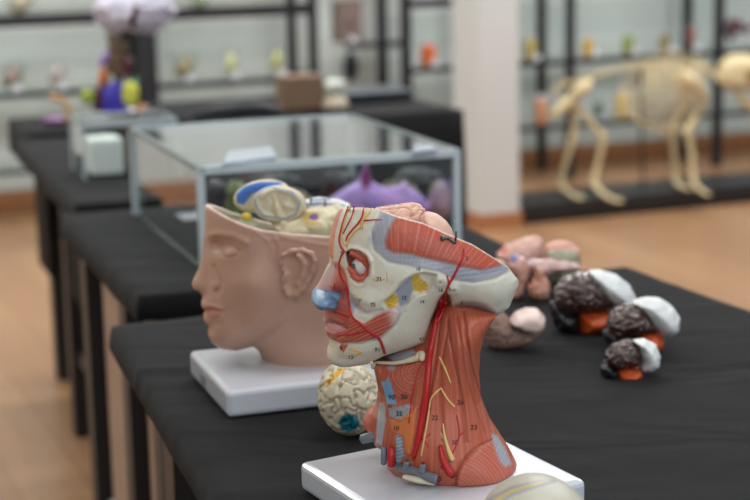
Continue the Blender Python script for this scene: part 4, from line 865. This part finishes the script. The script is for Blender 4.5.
NE = [([(350.4, 206.6), (347, 214), (344, 224), (341.6, 236), (344, 243.5), (350, 250.5)], [.6, .8], YM), ([(373, 208.6), (367, 216), (361.6, 225.6), (354, 233), (349, 240), (347, 246)], [.8, .8], YM), ([(368, 208), (364.5, 215), (360, 225)], [.6, .6], YM),
      ([(439.5, 357), (443, 364), (446, 371), (450.7, 383)], [.8, 1.0, .6], NM), ([(441, 388), (436, 392.5), (431, 398.5), (429, 410), (427, 423), (424, 440), (421, 456)], [.8, .9, .7], NM), ([(441, 388), (446, 397), (450, 402), (454.5, 407)], [.8, .9, 1.0], NM),
      ([(443, 423.5), (444, 432), (446, 442), (449, 452), (452.5, 460)], [.7, 1.2, 2.0, 2.8], NM), ([(441, 433), (444.5, 441), (447, 448)], [.5, .8], NM), ([(373, 279), (378, 281), (385, 279)], [.5, .4], YM), ([(376, 277), (379, 280)], [.4, .4], YM), ([(387, 271.5), (387.2, 281.5)], [.4, .35], YM),
      ([(350, 350), (355, 350.6), (361, 352.5), (357, 355), (353.5, 357.5)], [.5, .8, .6], YM), ([(348, 352.5), (354, 353.5), (360, 352.5)], [.4, .5], YM), ([(354, 296.5), (358, 298.6), (361, 299.5)], [.7, .5], YM)]
for pts, r, m_ in NE: tubes('nerve', [(drape(pts, [k*mm1 for k in r]), [k*mm1 for k in r])], m_, hb)
# cut vessels near the base, hyoid, latch
def stump(name, pts, r, m_, lift=.001, hole=(96, 30, 34), endn=1):
    D = drape(pts, [k*mm1 for k in r], .55, lift=lift); o = tubes(name, [(D, [k*mm1 for k in r])], m_, hb, n=14)
    if hole:
        e = D[-1]; t = (D[-1]-D[-2]); t /= np.linalg.norm(t); bm = bmesh.new(); rr_ = r[-1]*mm1
        tubes('vessel_opening', [([e+t*.0005, e+t*(rr_*.62)], rr_*.62)], mat('open_end_%d' % hole[0], hole, .4), o, n=14)
    return o
stump('artery_stump', [(440.5, 446), (442, 455), (445.5, 465), (451.8, 474.6)], [2.2, 3.2, 3.8, 4.0], AM, hole=(70, 22, 24))
stump('vein_trunk', [(396.5, 467), (404, 469), (414, 471.5), (425, 475.5), (437, 479)], [3.2, 4.6, 4.6, 4.8], VM, lift=.003)
stump('vein_branch', [(406, 469), (406.5, 461.5)], [3.2, 3.0], VM, lift=.007); stump('vein_branch', [(422, 472), (423, 464.5)], [3.2, 3.0], VM, lift=.007)
tubes('vein_stump', [([at(384, 448, BY-.035), at(383.5, 464, BY-.035)], .0028)], VM, hb); tubes('artery_stump', [([at(391, 448, BY-.04), at(391, 466, BY-.04)], .0036)], AM, hb)
tubes('vein_stump', [([at(361.5, 439, BY-.01), at(378, 435.5, BY-.012)], [.0046, .0048])], VM, hb, n=14)
blob('bone_wedge', [(401, 478), (404, 474.5), (420, 477), (437, 483), (434, 485.5), (416, 483)], BY-.062, .006, (206, 198, 176), m=SP, parent=hb, h=.0012)
tubes('hyoid_bone', [(drape([(371.5, 362.5), (382, 362.8), (396, 363), (410, 360), (419, 357)], [.0012, .0015, .002, .003], .8, lift=.002), [.0016, .0017, .0022, .0036]), (drape([(417, 356), (422, 354), (421.5, 360)], .003, .8, lift=.002), [.003, .0036, .003])], mat('hyoid_cream', (210, 198, 172), .4), hb)
blob('far_muscle_lobe', [(376, 403), (368, 410), (363, 418), (363, 425), (368, 432), (374, 437), (378, 430), (380, 410)], BY+.012, .02, (198, 108, 88), m=SP, parent=hb, h=.0014)
LT = mat('latch_metal', (84, 92, 90), .45, metal=.7)
tubes('latch', [(drape([(441.5, 238.2), (444, 238.4)], .0026, .6), .0026), (drape([(444, 238.4), (448, 238), (451, 240.5), (455.5, 243)], [.0012, .0012], .8), .0013), (np.array([drape([(455.5, 243), (455.6, 242)], .001, .8)[0], drape([(455.5, 243), (455.6, 242)], .001, .8)[0]+np.array([.0004, 0, .006]), drape([(455.5, 243), (455.6, 242)], .001, .8)[0]+np.array([.0006, .0, .0105])]), .0009)], LT, hb)
# printed numbers
NUMS = [('26', 460.5, 402.5, 5), ('23', 474, 427.5, 5), ('22', 435, 418, 5), ('90', 391.6, 397.5, 5), ('30', 404, 397, 5), ('35', 399, 414, 5), ('10', 396, 428.5, 4.5), ('3', 421, 407.5, 4.5), ('6', 430, 409.5, 4), ('50', 455, 442.5, 4.5), ('8', 442, 467, 4.5), ('6', 450, 461, 4), ('32', 390, 406.5, 3.6),
        ('71', 379, 279.5, 4.2), ('18', 418, 269.3, 3.6), ('15', 404, 298, 4), ('14', 422, 302, 3.6), ('A', 449.6, 289.8, 4.2), ('F', 461.5, 304, 4.2), ('2', 467, 258.5, 4), ('91', 377.5, 350, 4.2), ('12', 350.6, 357.5, 4), ('75', 373, 305, 4), ('9', 341, 349, 4), ('16', 440.5, 290.5, 3.6), ('11', 361.5, 228.5, 3.2), ('4', 341, 252.4, 3), ('7', 335.5, 266.5, 3), ('62', 422, 339, 3.6), ('21', 360, 300, 3.2)]
VN = []; FN = []
for txt, px, py, hh in NUMS:
    cu = bpy.data.curves.new('number', 'FONT'); cu.body = txt; cu.size = 1; cu.align_x = 'CENTER'; cu.align_y = 'CENTER'; cu.offset = .012; cu.resolution_u = 2
    to = bpy.data.objects.new('number', cu); me = bpy.data.meshes.new_from_object(to)
    ok = True; pts = []
    for v in me.vertices:
        a = px+v.co.x*hh/.72+v.co.y*.08*hh; b = py-v.co.y*hh/.72; h = hit(TB, a, b)
        if h[0] is None: ok = False; break
        pts.append(np.array(h[0])-ray(a, b)*.0006)
    if ok:
        o = len(VN); VN += pts; FN += [tuple(o+i for i in p.vertices) for p in me.polygons]
    bpy.data.objects.remove(to); bpy.data.curves.remove(cu); bpy.data.meshes.remove(me)
link('printed_numbers', mesh('printed_numbers', VN, FN), mat('print_ink', (44, 40, 44), .5), hb, smooth=False)
# brain inside the open skull
bb = empty('brain_section_model', (at(420, 215, BY)[0], BY+.02, at(420, 240, BY)[2]), 'pinkish folded brain piece and smooth dome rising from the muscle head', 'anatomical model')
blob('folded_lobe', [(368, 216), (376, 208), (388, 206.5), (400, 204), (413, 203), (421, 205), (426, 210), (427, 219), (424, 240), (380, 240)], BY+.012, .027, (200, 156, 138), parent=bb, h=.0014, folds=(3.2, .004, 5, 'w'), R=.012)
blob('smooth_lobe', [(418, 214), (428, 211.6), (438, 214.4), (447, 221.6), (452, 229), (455, 238), (452, 250), (420, 246)], BY+.012, .028, (206, 168, 152), parent=bb, h=.0016, R=.02)
# ------------------------------------------------------------ loose models on the near table
TZN = .7488
def settle(o, z=TZN):                         # let a piece rest on the cloth
    o.location.z = z; return o
bm_ = blob('brain_model', ell(348.5, 393.5, 31.5, 36, -14, 36), 1.70, .048, (203, 196, 172), m=painted('cream_gloss', .3, .1, 300), h=.0016, folds=(8.5, .0058, 11, 'w'), R=.034,
    ptfn=lambda V, q, c: mixc(mixc(mixc(c, (22, 122, 142), sstep(10.2-np.hypot((q[:, 0]-349), (q[:, 1]-419)*1.15), -.8, .8)), (24, 60, 74), sstep(3.2-np.hypot(q[:, 0]-345.5, (q[:, 1]-416.5)*1.5), -1, 1)), (222, 170, 44), sstep(2.4-dline(q[:, 0], q[:, 1], [(328, 380), (334, 372), (342, 366)]), -.8, .8)))
settle(bm_, .7495); tag(bm_, 'cream brain model with a teal spot between the two white bases', 'brain model')
def cast(label, brown, white, orange, black, Y, W, seed):
    P = np.array([at(x, y, Y) for x, y in black+orange]); g = empty('painted_brain_cast', (P[:, 0].mean(), Y, TZN), label, 'brain cast', 'painted brain casts on the near table')
    GL = painted('wet_paint', .16, .9, 150, coat=.8); MT = painted('matt_paint', .5, .5, 120)
    for nm, pl, col, m_, w_, f_ in (('brown_lobe', brown, (58, 34, 28), GL, W, (34, .0034)), ('white_lobe', white, (212, 216, 218), MT, W*.85, (16, .0012)), ('orange_lobe', orange, (184, 76, 28), MT, W*.8, (8, .001)), ('black_lobe', black, (20, 21, 25), painted('satin_paint', .42, .4, 120), W*.9, (14, .002))):
        blob(nm, pl, Y-(0 if nm != 'orange_lobe' else .004), w_, col, m=m_, parent=g, h=.0018, folds=((7.0, .0058, seed, 'w') if nm == 'brown_lobe' else (f_[0], f_[1], seed)), R=w_*.75, zmin=TZN)
    return g
cast('largest painted brain cast, farthest back of the three', [(556, 306), (553, 292), (560, 280), (573, 273), (590, 272), (600, 280), (612, 296), (616, 306), (600, 312), (580, 313), (566, 312)],
     [(588, 271), (600, 270), (618, 275), (630, 285), (637, 299), (632, 306), (618, 308), (604, 300), (594, 286)], [(577, 311), (590, 308), (612, 310), (614, 322), (604, 333), (586, 335), (578, 332)], [(550, 300), (560, 303), (581, 310), (581, 335), (566, 335), (553, 327), (549, 314)], 2.12, .042, 3)
cast('middle-sized painted brain cast, rightmost of the three', [(608, 336), (606, 322), (612, 312), (624, 304), (638, 303), (648, 312), (658, 324), (656, 332), (640, 335), (622, 340)],
     [(632, 302), (645, 297), (660, 298), (673, 306), (680, 318), (679, 330), (670, 336), (660, 334), (650, 324), (640, 310)], [(636, 334), (645, 329), (658, 331), (665, 340), (662, 350), (652, 352), (640, 346)], [(603, 330), (612, 328), (630, 334), (640, 342), (632, 349), (614, 349), (604, 342)], 2.02, .036, 5)
cast('smallest painted brain cast, nearest of the three', [(606, 366), (604, 354), (612, 345), (624, 340), (634, 340), (640, 350), (642, 362), (630, 368), (616, 370)],
     [(632, 340), (644, 338), (656, 344), (661, 356), (659, 367), (648, 372), (640, 370), (641, 360), (638, 348)], [(616, 368), (626, 366), (640, 368), (643, 375), (638, 382), (624, 383), (616, 380)], [(599, 366), (605, 358), (619, 366), (620, 382), (608, 382), (600, 376)], 1.90, .028, 8)
# skull-cap piece and organ pile
cp = empty('cerebellum_model', (at(512, 346, 2.04)[0], 2.04, TZN), 'brownish rounded piece with a pale cut face behind the muscle head', 'brain model')
blob('ridged_body', [(482, 324), (484, 312), (492, 306), (502, 310), (510, 320), (524, 325), (540, 324), (543, 331), (534, 341), (518, 347), (500, 349), (487, 345)], 2.04, .035, (134, 108, 96), parent=cp, h=.0018, folds=(8, .003, 4, 'w'), zmin=TZN)
blob('pale_cut_face', [(509, 322), (516, 314), (527, 309.5), (538, 310), (545, 317), (544, 326), (536, 331), (522, 329)], 2.03, .032, (206, 184, 176), parent=cp, h=.0018, R=.008)
OG = 'organ pieces piled behind the casts'
def org(label, poly, Y, W, col, z=None, folds=(16, .003), spot=None):
    pf = None
    if spot: pf = lambda V, q, c: mixc(c, spot[2], .85*sstep(spot[1]-np.hypot(q[:, 0]-spot[0][0], q[:, 1]-spot[0][1]), -2, 2))
    o = blob('organ_piece', poly, Y, W, col, h=.0022, folds=folds, ptfn=pf, m=painted('organ_paint', .35, .2, 200))
    if z is not None: o.location.z = z
    return tag(o, label, 'organ model', OG)
org('long pale pink organ piece slanting at the back left of the pile', [(496, 254), (506, 246), (520, 240), (536, 235), (543, 241), (544, 262), (540, 280), (510, 284), (500, 268)], 2.42, .03, (208, 166, 154), TZN, spot=((503, 251), 5, (196, 92, 80)))
org('rounded salmon organ piece at the top right of the pile', [(540, 262), (545, 244), (556, 238), (570, 239), (579, 246), (581, 260), (578, 272), (546, 272)], 2.47, .035, (204, 150, 134), TZN, spot=((545, 252), 5, (206, 92, 84)))
org('grey-green organ piece below the salmon one', [(545, 258), (560, 254), (578, 256), (581, 268), (577, 288), (560, 292), (548, 284)], 2.385, .035, (134, 132, 112), TZN)
org('mauve pink flat organ piece lying across the pile', [(520, 262), (534, 257), (556, 259), (576, 262), (584, 268), (566, 273), (548, 276), (530, 275)], 2.335, .02, (190, 158, 156), None, spot=((523, 260), 5, (84, 104, 176)))
org('peach organ lobe at the front of the pile', [(528, 300), (527, 288), (534, 278), (536, 268), (543, 268), (546, 278), (552, 288), (550, 299), (540, 303)], 2.30, .024, (200, 148, 128), TZN)
org('brownish pink organ lobe nearest the muscle head', [(506, 304), (508, 282), (506, 268), (514, 259), (526, 262), (530, 280), (524, 300), (516, 305)], 2.31, .03, (190, 144, 130), TZN, spot=((514, 263), 4, (90, 104, 190)))
org('cream organ end just behind the muscle skull', [(490, 256), (496, 251), (505, 253), (508, 262), (506, 285), (494, 285)], 2.36, .015, (214, 192, 170), TZN)
# partly seen rounded skull piece at the lower edge of the picture
fc = Solid(ell(536, 549, 65, 70, 3, 40), 1.30, .07, .0022); f = fc.infl(ell(536, 549, 65, 70, 3, 40), .066, .04); f = np.minimum(f, fc.Z-TZN)
V, F = nets(f, fc.org, fc.h); V = relax(V, F, 2); q = paintmap(at(536, 500, 1.25))(V); c = np.tile(np.array((186, 184, 171.)), (len(V), 1))
for off, col in ((0, (146, 150, 160)), (7, (196, 174, 96)), (14, (150, 154, 166))):
    c = mixc(c, col, 1-sstep(dline(q[:, 0], q[:, 1], [(470, 516+off), (490, 498+off*.7), (512, 487+off*.5), (540, 481+off*.3), (556, 480)]), .8, 2.6))
cap = link('skull_cap', mesh('skull_cap', V, F, c), painted('model_paint')); settle(cap, TZN)
tag(cap, 'cream rounded skull piece with grey and yellow stripes at the bottom edge', 'skull piece')
